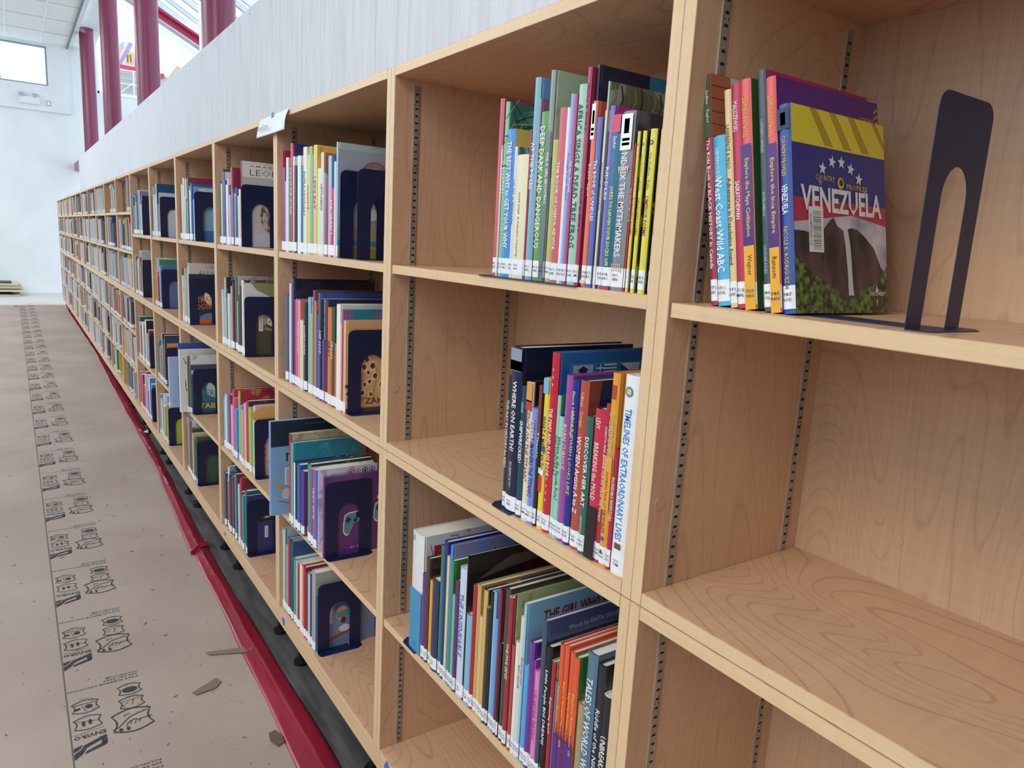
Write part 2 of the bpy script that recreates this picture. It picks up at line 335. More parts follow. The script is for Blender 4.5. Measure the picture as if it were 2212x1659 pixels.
# emergency light, junction box
el = empty('emergency_light', (-.25, FY - .07, 4.06)); tag(el, 'white twin-head emergency light below the high window', 'emergency light')
mb = MB(); mb.box((-.18, -.09, -.07), (.18, -.001, .07), mat('eef0f4', .5)); o = mb.obj('housing', bevel=.01); o.parent = el
for x in (-.14, .10):
    mb = MB(); mb.cyl((x, -.05, .07), (x, -.05, .10), .012, M_WHITE, 10); mb.cyl((x + .02, -.04, .12), (x - .01, -.12, .10), .035, mat('b8bcc4', .4), 14, True, .045); o = mb.obj('lamp_head', smooth=True); o.parent = el
mb = MB(); mb.box((.05, FY - .085, 3.99), (.13, FY - .071, 4.10), mat('b8bcc0', .5)); mb.box((.068, FY - .088, 4.01), (.112, FY - .085, 4.08), M_WHITE)
tag(mb.obj('junction_box'), 'small square wall box to the right of the emergency light', 'wall box')
# stack of flattened cardboard by the far wall
for i, (x1, z, h) in enumerate(((-.66, 0, .03), (-.60, .09, .04), (-.63, .15, .05), (-.68, .21, .04))):
    mb = MB(); mb.box((-2.4, 18.2 + .04 * i, z), (x1, 19.1, z + h), noisy('stacked_card', 'd8ccb4', 'b8a88c', ns=6) if i == 0 else mat('d4c6ac' if i % 2 else 'bfb39a', .8))
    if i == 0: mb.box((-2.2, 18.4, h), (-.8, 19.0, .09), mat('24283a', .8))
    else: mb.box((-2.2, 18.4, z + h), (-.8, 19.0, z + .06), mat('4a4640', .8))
    tag(mb.obj('cardboard_sheet'), ('cardboard sheet flat on the far floor, bottom of the stack', 'tan cardboard sheet second from the bottom of the far stack', 'tan cardboard sheet third from the bottom of the far stack', 'greyish cardboard sheet topmost on the far stack')[i], 'cardboard', 'stack of cardboard by the far wall')

# ================================================================ floor protection, prints, tape
def sheet(name, x0, x1, y0, y1, z):
    mb = MB(); mb.box((x0, y0, -.0035), (x1, y1, z), M_CARD); return mb.obj(name, bevel=.0008)
sL = sheet('floor_protection_board', -3.4, -.6945, -2.5, 16.3, .0052)
tag(sL, 'plain kraft floor protection board left of the seam', 'floor board', 'taped floor protection boards')
_m = MB(); _m.prism([(-.6925, -2.5), (-.115, -2.5), (-.115, .2), (-.085, 1.9), (-.073, 3.3), (-.065, 4.0), (-.025, 5.2), (.015, 7.6), (.06, 10.3), (.045, 16.3), (-.6925, 16.3)], -.0035, .0052, 2, M_CARD); sR = _m.obj('floor_protection_board', bevel=.0008)
tag(sR, 'kraft floor protection board with black printed emblems along its left edge', 'floor board', 'taped floor protection boards')
mb = MB(); mb.box((-.6955, -2.5, .0055), (-.6915, 16.3, .0062), mat('6a605a', .9)); mb.obj('board_seam', sL)
# one printed block, repeated every 0.52 m, reading from the far side
def shield(mb, cx, cy, w, h, m, lw=.0025):
    n = 10; out = []
    def cv(s):
        w2, h2 = w / 2 * s, h / 2 * s; pts = []
        for i in range(n + 1): t = i / n; pts.append((-w2 + 2 * w2 * t, h2 * (.72 + .38 * math.sin(math.pi * t))))
        for i in range(1, n): t = i / n; pts.append((w2 - .10 * w * math.sin(math.pi * t), h2 * .72 - 1.44 * h2 * t))
        for i in range(n + 1): t = i / n; pts.append((w2 - 2 * w2 * t, -h2 * (.72 + .38 * math.sin(math.pi * t))))
        for i in range(1, n): t = i / n; pts.append((-w2 + .10 * w * math.sin(math.pi * t), -h2 * .72 + 1.44 * h2 * t))
        return pts
    A = cv(1); B = cv(1 - 2.6 * lw / h)
    for i in range(len(A)):
        j = (i + 1) % len(A); mb.face([(cx + A[i][0], cy + A[i][1], 0), (cx + A[j][0], cy + A[j][1], 0), (cx + B[j][0], cy + B[j][1], 0), (cx + B[i][0], cy + B[i][1], 0)], m)
def line2(mb, pts, w, m, z=0):
    for (x0, y0), (x1, y1) in zip(pts, pts[1:]):
        L = math.hypot(x1 - x0, y1 - y0) or 1; nx, ny = -(y1 - y0) / L * w / 2, (x1 - x0) / L * w / 2
        mb.face([(x0 + nx, y0 + ny, z), (x1 + nx, y1 + ny, z), (x1 - nx, y1 - ny, z), (x0 - nx, y0 - ny, z)], m)
def ell(mb, cx, cy, rx, ry, m, n=14, z=0, a0=0): mb.face([(cx + rx * math.cos(a0 + 2 * math.pi * i / n), cy + ry * math.sin(a0 + 2 * math.pi * i / n), z) for i in range(n)], m)
pb = MB(); K = mat('34373c', .8)
# local frame: x to the right, y away; origin at the bottom of the logo beside the seam (x = -0.69)
pb.face([(0, .0, 0), (.035, .022, 0), (.055, .05, 0), (.12, .072, 0), (.12, .045, 0), (.145, .052, 0), (.145, .095, 0), (.045, .065, 0), (.03, .045, 0), (0, .03, 0)], K)
pb.face([(.045, .018, 0), (.14, .04, 0), (.145, .052, 0), (.13, .055, 0), (.05, .03, 0)], K)
pb.face([(0, .04, 0), (.025, .052, 0), (.04, .07, 0), (0, .062, 0)], K)
put_text(pb, 'ENVIRO', (.145, .125, 0), (-1, 0, 0), (0, -1, 0), .14, .022, K, fit=False)
line2(pb, [(.005, .132), (.14, .142)], .0015, K)
shield(pb, .075, .190, .13, .075, K); line2(pb, [(.015, .21), (.12, .19), (.135, .17)], .002, K)
ell(pb, .055, .188, .008, .016, K); ell(pb, .085, .192, .008, .016, K)
put_text(pb, 'Easy Peel', (.10, .243, 0), (-1, 0, 0), (0, -1, 0), .055, .006, K)
shield(pb, .075, .292, .13, .075, K); line2(pb, [(.012, .31), (.125, .31)], .003, K); ell(pb, .09, .288, .018, .013, K); line2(pb, [(.025, .282), (.05, .285)], .012, K); line2(pb, [(.06, .30), (.07, .27), (.078, .262)], .003, K)
put_text(pb, 'Breathable', (.10, .345, 0), (-1, 0, 0), (0, -1, 0), .055, .006, K)
# hand and foot emblem at right
shield(pb, .27, .135, .19, .13, K, .004)
line2(pb, [(.175, .10), (.205, .11), (.235, .135), (.26, .155), (.30, .165), (.345, .172)], .004, K)
line2(pb, [(.235, .105), (.25, .125), (.275, .135), (.30, .125), (.33, .13), (.36, .128)], .0035, K)
for q in ((.255, .11), (.275, .108), (.295, .11)): line2(pb, [q, (q[0] + .012, q[1] + .022)], .003, K)
line2(pb, [(.24, .16), (.235, .172), (.265, .175)], .003, K); ell(pb, .21, .092, .009, .009, K); ell(pb, .243, .09, .008, .011, K)
shield(pb, .285, .242, .125, .07, K); line2(pb, [(.235, .255), (.335, .262)], .002, K); line2(pb, [(.285, .225), (.295, .26)], .003, K); line2(pb, [(.25, .235), (.27, .25)], .002, K)
put_text(pb, 'Liquid Resistant', (.34, .285, 0), (-1, 0, 0), (0, -1, 0), .10, .006, K)
shield(pb, .29, .33, .12, .068, K); ell(pb, .29, .327, .038, .018, K)
put_text(pb, 'Impact Absorbent', (.34, .372, 0), (-1, 0, 0), (0, -1, 0), .09, .006, K)
put_text(pb, 'POLY SURFACE SOLUTION', (.345, .412, 0), (-1, 0, 0), (0, -1, 0), .34, .010, K, fit=False)
put_text(pb, '605.381.2552', (.345, .430, 0), (-1, 0, 0), (0, -1, 0), .17, .009, K, fit=False)
put_text(pb, 'POLYSS.COM', (.345, .447, 0), (-1, 0, 0), (0, -1, 0), .155, .009, K, fit=False)
po = raw_obj(pb, 'printed_emblem_block', sR); po.scale = (.62, .92, 1); po.location = (-.69, 2.245, .0066)
for i in range(-1, 27):
    if i == 0: continue
    c = po.copy(); COL.objects.link(c); c.parent = sR; c.location.y = 2.245 + .522 * i
# dark vinyl strip is the floor itself; the red tape seals the board edge
def tape(name, y0, y1, xs, label):
    mb = MB(); mb.mi(M_TAPE); ny = int((y1 - y0) / .03) + 2; nx = 8; rnd = random.Random(3)
    prof = [.0058, .0075, .0082, .0085, .0105, .0075, .0035, .0005, -.0025]
    for j in range(ny + 1):
        y = y0 + (y1 - y0) * j / ny
        for k in range(len(xs) - 1):
            if xs[k][0] <= y <= xs[k + 1][0] or k == len(xs) - 2:
                t = min(1, max(0, (y - xs[k][0]) / (xs[k + 1][0] - xs[k][0]))); l = xs[k][1] + (xs[k + 1][1] - xs[k][1]) * t; r = xs[k][2] + (xs[k + 1][2] - xs[k][2]) * t
                break
        for i in range(nx + 1):
            wob = .0022 * rnd.random() if 0 < i < nx and rnd.random() < .35 else 0
            mb.v.append((l + (r - l) * i / nx + .002 * math.sin(y * 9 + i), y, prof[i] + (.0012 * math.sin(y * 5 + i * .7) if 0 < i < nx else 0) + wob))
    for j in range(ny):
        for i in range(nx):
            k = j * (nx + 1) + i; mb.f.append((k, k + 1, k + nx + 2, k + nx + 1)); mb.m.append(0)
    o = mb.obj(name, smooth=True)
    md = o.modifiers.new('thick', 'SOLIDIFY'); md.thickness = .0006
    return o
t1 = tape('red_tape', .2, 3.62, [(.2, -.19, -.05), (1.9, -.143, -.023), (3.2, -.111, -.031), (3.62, -.108, -.028)], '')
tag(t1, 'near length of dark red tape ending at a folded wrinkle on the board edge', 'tape', 'red tape along the board edge')
t2 = tape('red_tape', 3.58, 16.28, [(3.58, -.122, -.028), (4.04, -.101, -.022), (5.2, -.057, .012), (7.6, -.029, .072), (10.3, .022, .111), (16.28, .0, .10)], '')
tag(t2, 'long far length of glossy red tape running beside the shelves to the far floor', 'tape', 'red tape along the board edge')
mb = MB()
for k in range(10):
    t = k / 9; mb.v.append((-.122 + .1 * t, 3.55 + .10 * t + .02 * math.sin(t * 3), .012)); mb.v.append((-.122 + .1 * t, 3.575 + .10 * t + .02 * math.sin(t * 3), .022)); mb.v.append((-.122 + .1 * t, 3.60 + .10 * t + .02 * math.sin(t * 3), .012))
mb.mi(M_TAPE)
for k in range(9):
    for i in (0, 1): a = k * 3 + i; mb.f.append((a, a + 1, a + 4, a + 3)); mb.m.append(0)
mb.obj('tape_wrinkle', t2, smooth=True)
t3 = MB(); t3.box((-.62, 16.26, .006), (.05, 16.36, .0075), mat('d8a0ac', .4)); tag(t3.obj('red_tape'), 'faded pink tape lying across the far end of the boards', 'tape')  # distance haze over red tape is put into the pale pink
# debris
def scrap(pts, h, lb, z=.0085, thick=.0012):
    mb = MB(); mb.prism(pts, z, z + thick, 2, mat(h, .85)); tag(mb.obj('cardboard_scrap'), lb, 'scrap', 'scraps lying on the floor boards')
scrap([(-.245, 2.655), (-.235, 2.63), (-.12, 2.585), (-.085, 2.60), (-.095, 2.62), (-.16, 2.635)], '8a7260', 'long brown cardboard strip lying beside the red tape')
scrap([(-.335, 2.42), (-.325, 2.40), (-.26, 2.41), (-.235, 2.44), (-.245, 2.47), (-.29, 2.445)], '85705e', 'short curved brown strip left of the longer strip')
scrap([(-.172, 2.085), (-.150, 2.09), (-.138, 2.055), (-.142, 2.02), (-.165, 2.01), (-.178, 2.045)], '6e5642', 'small dark brown square scrap nearest the camera')
scrap([(.03, 4.36), (.11, 4.34), (.115, 4.39), (.035, 4.40)], '5a4a44', 'flat brown scrap on the dark floor under the shelves', .0, .002)
scrap([(.0, 6.04), (.03, 6.0), (.045, 6.1), (.02, 6.08)], 'd8d4d0', 'tiny pale scrap stuck at the edge of the far tape', .008)
scrap([(-.78, 16.0), (-.70, 16.02), (-.72, 16.1), (-.79, 16.06)], '4a423c', 'small dark lump on the boards near the far floor')
rnd = random.Random(11)
mb = MB()
for k in range(260):
    y = 1.9 + 5 * rnd.random() ** 1.6; x = -.66 + .5 * rnd.random() if rnd.random() < .8 else -.95 + .25 * rnd.random()
    a = rnd.random() * 3; s = .0012 + .0035 * rnd.random() ** 3; l = s * (1 + 2 * rnd.random())
    mb.prism([(x - l * math.cos(a), y - l * math.sin(a)), (x + s * math.sin(a) * .4, y - s * math.cos(a) * .4), (x + l * math.cos(a), y + l * math.sin(a)), (x - s * math.sin(a) * .4, y + s * math.cos(a) * .4)], .0065, .0078, 2, mat('6c5c50' if rnd.random() < .8 else 'c8c0b8', .9))
tag(mb.obj('dirt_specks'), 'scattered dirt specks and crumbs on the kraft boards', 'dirt', kind='stuff')


_cap = MB(); _cap.cyl((0, 0, 0), (-.0012, 0, 0), .010, WV, 24); CAPX = _cap.mesh('screw_cap', .0004)
_cap = MB(); _cap.cyl((0, 0, 0), (0, -.0012, 0), .010, WV, 24); CAPY = _cap.mesh('screw_cap', .0004)
# ================================================================ bookcases
def std_strip(z0, z1, xa, face):          # slotted steel standard on a side panel; face = -1 looks toward -y
    mb = MB(); y0 = 0; th = .0018; mb.box((xa, min(0, face * th), z0), (xa + .0155, max(0, face * th), z1), M_STEEL)
    mb.box((xa - .0008, min(0, face * .0008), z0), (xa + .0012, max(0, face * .0028), z1), mat('e4e0d8', .25, 0, .6)); mb.box((xa + .0155, min(0, face * .0008), z0), (xa + .0168, max(0, face * .0008), z1), mat('2a2420', .6))
    y = face * (th + .0001); z = z0 + .012; k = 0
    while z < z1 - .008:
        mb.face([(xa + .0042, y, z), (xa + .0118, y, z), (xa + .0118, y, z + .0042), (xa + .0042, y, z + .0042)], M_SLOT)
        if k % 9 == 4:
            for dx in (.004, .0118): mb.face([(xa + dx + .0014 * math.cos(t), y, z + .0105 + .0014 * math.sin(t)) for t in (0, 1, 2, 3, 4, 5, 6)], M_SLOT)
        if k % 9 == 6: mb.face([(xa + .0078 + .0026 * math.cos(t * .785), y, z + .0105 + .0026 * math.sin(t * .785)) for t in range(8)], mat('c8c0b4', .25, 0, .9))
        z += .0162; k += 1
    return mb.mesh('shelf_standard')
HW = PITCH / 2
def mesh_box(name, a, c, mt, edge, bev=.0012):
    mb = MB(); mb.box(a, c, mt, edge); return mb.mesh(name, bev)
MS = {}
for typ, z0, z1 in (('upper', ZM + .0006, ZT), ('lower', Z0 + .022, ZM - .0006)):
    H = z1 - z0
    MS[typ] = dict(
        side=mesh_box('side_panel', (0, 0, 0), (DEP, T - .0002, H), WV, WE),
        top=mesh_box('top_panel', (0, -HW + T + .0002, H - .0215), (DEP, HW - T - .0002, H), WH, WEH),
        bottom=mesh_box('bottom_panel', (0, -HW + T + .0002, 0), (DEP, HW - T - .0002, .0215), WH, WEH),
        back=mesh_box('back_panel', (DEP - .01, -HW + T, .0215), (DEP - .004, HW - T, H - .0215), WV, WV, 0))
    lo = (.0225 if typ == 'upper' else ZB - z0 + .0005)
    for xa in (.049, .335):
        for fc in (-1, 1): MS[typ][('std', xa, fc)] = std_strip(lo, H - .035, xa, fc)
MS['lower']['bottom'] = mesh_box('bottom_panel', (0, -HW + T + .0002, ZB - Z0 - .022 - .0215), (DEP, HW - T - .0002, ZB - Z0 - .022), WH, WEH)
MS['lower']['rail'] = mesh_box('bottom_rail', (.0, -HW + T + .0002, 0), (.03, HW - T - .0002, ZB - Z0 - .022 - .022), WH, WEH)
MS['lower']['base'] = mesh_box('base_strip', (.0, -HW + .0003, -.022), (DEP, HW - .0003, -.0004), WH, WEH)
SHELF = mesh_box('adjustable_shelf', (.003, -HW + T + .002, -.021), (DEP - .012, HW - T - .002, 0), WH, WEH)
mb = MB(); mb.cyl((0, 0, -.117), (0, 0, -.105), .028, M_BLACK, 16); mb.cyl((0, 0, -.105), (0, 0, -.022), .012, M_BLACK, 12); FOOT = mb.mesh('levelling_foot')
mb = MB(); mb.box((0, -.004, -.004), (.016, 0, 0), M_STEEL); mb.box((0, -.014, -.0025), (.016, -.004, -.0005), M_STEEL); CLIP = mb.mesh('shelf_clip')
BAYLBL = ['holding the country books and the lone leaning bookend', 'holding the poetry and titanic books', 'under the Non-Fiction paper sign', 'just left of the Non-Fiction sign, with a cat book behind its bookend', 'with four bookends, fourth bay back from the poetry books', 'with books and bookends, fifth bay from the camera', 'last bay before the closely packed grey-jacketed shelves']
ORD = ['first', 'second', 'third', 'fourth', 'fifth', 'sixth', 'seventh', 'eighth', 'ninth', 'tenth', 'eleventh']
LOWLBL = ['nearest the camera, empty and cut by the lower right frame edge', 'crammed with the long row of thin biographies', 'with a game-controller book behind its bookend', 'with a pink flower book on its middle shelf', 'with big white and blue covers jutting out', 'with a pale blue landscape cover, fifth bay', 'with a green spined tall book, sixth bay back']
for bi in range(len(POSTS) - 1):
    yc = (POSTS[bi] + POSTS[bi + 1]) / 2
    for typ in ('upper', 'lower'):
        zb = ZM + .0006 if typ == 'upper' else Z0 + .022; D = MS[typ]
        r = empty('bookcase', (0, yc, zb))
        if bi < 7: lb = typ + ' maple bookcase ' + (BAYLBL if typ == 'upper' else LOWLBL)[bi]
        else: lb = '%s maple bookcase of three close rows, %s bay beyond the wide-spaced shelves' % (typ, ORD[bi - 7])
        tag(r, lb, 'bookcase', 'maple bookcases along the wall')
        link('side_panel', D['side'], r, (0, -HW + .0001, 0)); link('side_panel', D['side'], r, (0, HW - T + .0001, 0))
        for k, nm in (('top', 'top_panel'), ('bottom', 'bottom_panel'), ('back', 'back_panel')): link(nm, D[k], r)
        if bi < 4:
            for yy in (-.26, .26): link('screw_cap', CAPX, r, (DEP - .01, yy, .10))
            link('screw_cap', CAPY, r, (.02, HW - T, .50 if typ == 'lower' else .16))
        if typ == 'lower':
            link('bottom_rail', D['rail'], r); link('base_strip', D['base'], r, (0, 0, 0))
            for yy in (-.33, .33):
                for xx in (.05, .33): link('levelling_foot', FOOT, r, (xx, yy, -.028))
        for xa in (.049, .335):
            link('shelf_standard', D[('std', xa, -1)], r, (0, HW - T, 0)); link('shelf_standard', D[('std', xa, 1)], r, (0, -HW + T, 0))
        if bi >= 7: zz = (1.67, 1.37) if typ == 'upper' else (.75, .455)
        elif typ == 'upper': zz = (1.5 if bi == 0 else 1.506,)
        elif bi == 0: zz = (.45,)
        else: zz = (.579,)
        for z in zz:
            link('adjustable_shelf', SHELF, r, (0, 0, z - zb))
            if bi < 4:
                for xa in (.049, .335): link('shelf_clip', CLIP, r, (xa, HW - T - .002, z - zb - .0212))

# ================================================================ books
def cname(h):
    r, g, b = (int(h[i:i + 2], 16) / 255 for i in (0, 2, 4)); mx, mn = max(r, g, b), min(r, g, b); d = mx - mn; v = mx
    if d < .09: return 'black' if v < .2 else 'dark grey' if v < .42 else 'grey' if v < .72 else 'white'
    s = d / mx; hu = (60 * ((g - b) / d % 6) if mx == r else 60 * ((b - r) / d + 2) if mx == g else 60 * ((r - g) / d + 4))
    if s < .16 and v > .8: return 'off-white'
    if v < .2: return 'near-black'
    lt = 'dark ' if v < .45 else 'pale ' if (s < .4 and v > .7) else ''
    for lim, n in ((14, 'red'), (38, 'orange' if v > .7 and s > .5 else 'brown' if v < .7 else 'tan'), (68, 'yellow' if v > .55 else 'olive'), (100, 'lime' if v > .6 else 'olive green'), (160, 'green'), (196, 'teal'), (250, 'blue'), (290, 'purple'), (335, 'magenta'), (361, 'crimson')):
        if hu < lim:
            if n == 'red' and s < .5: n = 'rose'
            if n == 'magenta' and s < .4: n = 'mauve'
            return lt + n
def book_outline(th, w, t):
    """plan outline (x, y) of the wrap-round cover: right board, rounded spine, left board"""
    bulge = min(.004, th * .22); pts = [(w, -th), (.010, -th), (.0075, -th + .0009), (.0045, -th + .0002)]
    n = 5 if th > .006 else 3
    for i in range(1, n): a = i / n; pts.append((.004 - bulge * math.sin(math.pi * a) * .9, -th + th * a))
    pts += [(.0045, -.0002), (.0075, -.0009), (.010, 0), (w, 0)]
    return pts
NB = {'n': 0}
def numlabel(n): return ORDN[n]
ORDN = ['first', 'second', 'third', 'fourth', 'fifth', 'sixth', 'seventh', 'eighth', 'ninth', 'tenth', 'eleventh', 'twelfth', 'thirteenth', 'fourteenth', 'fifteenth', 'sixteenth', 'seventeenth', 'eighteenth', 'nineteenth', 'twentieth']
def ordn(i):
    if i < 20: return ORDN[i]
    t = {2: 'twenty', 3: 'thirty', 4: 'forty', 5: 'fifty'}[(i + 1) // 10]
    return {2: 'twentieth', 3: 'thirtieth', 4: 'fortieth', 5: 'fiftieth'}[(i + 1) // 10] if (i + 1) % 10 == 0 else t + '-' + ORDN[(i + 1) % 10 - 1]
def book(x, y, z, th, h, w, spine, cover, label, group, title='', tcol='f0f0f0', call=None, lean=0.0, art=None, plain=False, detail=True, tpos=None, extra=()):
    """x = spine face, y = left (far) side, z = base"""
    th = max(.0035, th); r = empty('book', (x, y, z), (lean, 0, 0) if lean else None); tag(r, label, 'book', group)
    NB['n'] += 1; sd = NB['n']
    bt = .0022 if th > .009 else .0009
    out = book_outline(th, w, bt)
    inn = [(w, -bt), (.010, -bt), (.006, -bt - .0005)] + ([(.0045, -th / 2)] if th > .006 else []) + [(.006, -th + bt + .0005), (.010, -th + bt), (w, -th + bt)]
    if th < 2.6 * bt + .001: inn = [(w, -th * .45), (.008, -th * .45), (.008, -th * .55), (w, -th * .55)]
    poly = out + inn; ns = len(out)
    ms = mat(spine, .36, .35); mc = cover_mat(cover, spine, sd, plain)
    mb = MB(); mb.prism(poly, 0, h, 2, mc, lambda i: ms if 2 <= i <= ns - 4 else mc); mb.obj('cover', r)
    ov = .003 if th > .009 else .0004
    pb_ = MB(); pb_.box((.0065, -th + bt + .0001, ov), (w - ov, -bt - .0001, h - ov), M_PAGE)
    if th > 2.6 * bt + .002: pb_.obj('page_block', r)
    if call:
        mb = MB(); z0, z1 = .006, min(.035, h * .2); e = .00035
        pth = [(.016, -th - e)] + [(px - e, py) for px, py in out[1:-1] if px < .0095] + [(.012, e)]
        for a, c in zip(pth, pth[1:]): mb.face([(a[0], a[1], z0), (c[0], c[1], z0), (c[0], c[1], z1), (a[0], a[1], z1)], M_WHITE)
        lab = raw_obj(mb, 'call_label', r); lab['label'] = 'white call number sticker'
        if detail:
            tb = MB(); xx = min(p[0] for p in out) - .0009; wd = max(.006, min(th * .9, .012)); a, c = call
            for k, s in enumerate((a, c)):
                put_text(tb, s, (xx, -th / 2 + wd / 2, .022 - .0065 * k), (0, -1, 0), (0, 0, 1), wd, .0042, M_INK, bold=.005, fit=False)
            if th > .007: raw_obj(tb, 'call_number', lab)
    if title:
        tb = MB(); hh = min(th * .62, .017); L = min(h - .075, max(.05, len(title) * hh * .62)); xx = min(p[0] for p in out) - .0005
        top = .045 + (h - .06 - L) * .55 + L
        if tpos: top, L, hh = tpos[0] * h, tpos[1] * h, hh * tpos[2]
        put_text(tb, title, (xx, -th / 2 + hh / 2 - hh, top), (0, 0, -1), (0, -1, 0), L, hh, mat(tcol, .5), bold=.008, fit=False) if False else \
        put_text(tb, title, (xx, -th / 2 + hh / 2, top), (0, 0, -1), (0, -1, 0), L, hh, mat(tcol, .5), bold=.014, fit=False)
        for s_, tf, lf, hf, tc_ in extra: put_text(tb, s_, (xx - .0001, -th / 2 + th * hf / 2, tf * h), (0, 0, -1), (0, -1, 0), lf * h, th * hf, mat(tc_, .5), bold=.008, fit=False)
        raw_obj(tb, 'spine_title', r)
    if art:
        A = Art(th, w, h); art(A); o = raw_obj(A.mb, 'cover_art', r)
        if A.sp.f: raw_obj(A.sp, 'spine_art', r)
    return r
class Art:
    """flat printed shapes on the front cover; u from the spine edge, v up, in fractions of the cover"""
    def __init__(s, th, w, h): s.mb = MB(); s.sp = MB(); s.th, s.w, s.h, s.d = th, w, h, .0003
    def P(s, u, v): return (.004 + u * (s.w - .004), -s.th - s.d, v * s.h)
    def poly(s, pts, c): s.mb.face([s.P(u, v) for u, v in pts], c if not isinstance(c, str) else mat(c, .4, .3)); s.d += .00004
    def rect(s, u0, v0, u1, v1, c): s.poly([(u0, v0), (u1, v0), (u1, v1), (u0, v1)], c)
    def oval(s, u, v, ru, c, k=1.0, n=20): s.poly([(u + ru * math.cos(6.2832 * i / n), v + ru * k * s.w / s.h * math.sin(6.2832 * i / n)) for i in range(n)], c)
    def text(s, t, u, v, L, H, c, bold=.012, shear=0, fit=False, rot=0):
        run = (math.cos(rot), 0, math.sin(rot)); up = (-math.sin(rot), 0, math.cos(rot))
        put_text(s.mb, t, s.P(u, v), run, up, L * s.w, H * s.h, mat(c, .4), bold=bold, shear=shear, fit=fit); s.d += .00004
    def star(s, u, v, r, c, a0=0):
        s.poly([(u + (r if i % 2 == 0 else r * .42) * math.sin(a0 + math.pi * i / 5), v + (r if i % 2 == 0 else r * .42) * s.w / s.h * math.cos(a0 + math.pi * i / 5)) for i in range(10)], c)
    def line(s, pts, wd, c):
        for (a, b), (a2, b2) in zip(pts, pts[1:]):
            L = math.hypot(a2 - a, b2 - b) or 1; nx, ny = -(b2 - b) / L * wd / 2, (a2 - a) / L * wd / 2
            s.mb.face([s.P(a + nx, b + ny), s.P(a2 + nx, b2 + ny), s.P(a2 - nx, b2 - ny), s.P(a - nx, b - ny)], mat(c, .4, .3))
        s.d += .00004
    def barcode(s, u, v, w, h):
        s.rect(u, v, u + w, v + h, 'f4f4f4'); n = 30; rr = random.Random(4); z = v + h * .06
        while z < v + h * .93:
            t = h * .008 * rr.choice((1, 1, 2)); s.mb.face([s.P(u + w * .3, z), s.P(u + w * .85, z), s.P(u + w * .85, z + t), s.P(u + w * .3, z + t)], mat('222222', .6)); z += t + h * .011 * rr.choice((1, 2))
    def spine_rect(s, v0, v1, c, a=.02, b=.98):
        x = .004 - min(.004, s.th * .22) * .9 - .0003; s.sp.face([(x, -s.th * a, v0 * s.h), (x, -s.th * b, v0 * s.h), (x, -s.th * b, v1 * s.h), (x, -s.th * a, v1 * s.h)], mat(c, .4, .3))

M_ROCK = noisy('print_rock', '6a4c50', '16181c', (1, 1, .35), ns=45, lo=.38, hi=.66, rough=.4)
M_LEAF = noisy('print_leaves', '6c9438', '141c12', ns=140, lo=.4, hi=.66, rough=.4)
M_SKYP = noisy('print_cloud', 'eef0f4', '8c90b0', ns=18, rough=.4)
M_FUR = noisy('print_fur', 'c8b8a8', '584c44', (1, 1, .6), ns=90, lo=.4, hi=.6, rough=.4)
M_SLATE = noisy('print_slate', '7a90a8', '2c3850', (.4, 1, 2), ns=20, lo=.4, hi=.6, rough=.4)
def art_venezuela(A):
    A.rect(0, .82, 1, 1, 'ecdc40'); A.rect(0, .56, 1, .82, '28348c'); A.rect(0, .42, 1, .56, 'c02850')
    for k in range(4): A.poly([(.18 + .2 * k, 1), (.25 + .2 * k, 1), (.42 + .2 * k, .83), (.33 + .2 * k, .83)] if .42 + .2 * k < 1 else [(.85, 1), (.9, 1), (1, .9), (1, .86)], 'b8a430')
    A.poly([(0, .44), (.3, .47), (.6, .50), (1, .46), (1, .1), (0, .1)], M_SKYP)
    A.poly([(0, 0), (1, 0), (1, .20), (.93, .24), (.85, .34), (.74, .40), (.66, .43), (.60, .435), (.56, .43), (.50, .42), (.44, .44), (.40, .48), (.36, .46), (.3, .42), (.25, .38), (.1, .40), (0, .40)], M_ROCK)
    A.poly([(.50, .43), (.55, .44), (.58, .34), (.60, .14), (.61, .09), (.55, .09), (.545, .2), (.525, .34)], 'd4d8dc')
    A.poly([(0, 0), (1, 0), (1, .25), (.9, .16), (.75, .13), (.62, .08), (.5, .06), (.42, .12), (.28, .16), (.16, .20), (0, .30)], M_LEAF)
    for (u, v, a) in ((.30, .715, .1), (.40, .755, .2), (.50, .76, 0), (.60, .735, .2), (.69, .69, .1)): A.star(u, v, .042, 'eef0f4', a)
    A.star(.27, .645, .03, '8c90b8'); A.star(.76, .62, .03, '8c90b8')
    A.text('COUNTRY', .22, .655, .20, .027, 'd8c040'); A.text('PROFILES', .55, .63, .23, .027, 'd8c040'); A.oval(.485, .655, .035, 'd8c040'); A.oval(.49, .657, .02, '3a3448')
    A.text('VENEZUELA', .07, .498, .86, .125, 'f2f2f4', bold=.03)
    A.barcode(.14, .30, .15, .22); A.text('CITY CENTRE ELEMENTARY', .155, .335, .0, .0, '303030') if False else None
    put_text(A.mb, 'CITY CENTRE ELEMENTARY', A.P(.172, .33), (0, 0, 1), (-1, 0, 0), .16 * A.h, .004, mat('303030', .5), fit=False)
    A.poly([(.80, .115), (.94, .115), (.92, .05), (.87, .02), (.82, .05)], '202028'); A.text('DISCOVERY', .79, .09, .17, .022, 'f4f4f4'); A.poly([(.855, .11), (.885, .11), (.87, .15)], 'e8e8ec'); A.poly([(.86, .07), (.88, .07), (.87, .03)], 'e8a030')
    A.spine_rect(.88, .98, '182850'); A.spine_rect(.90, .96, 'e8e8e8', .3, .7)
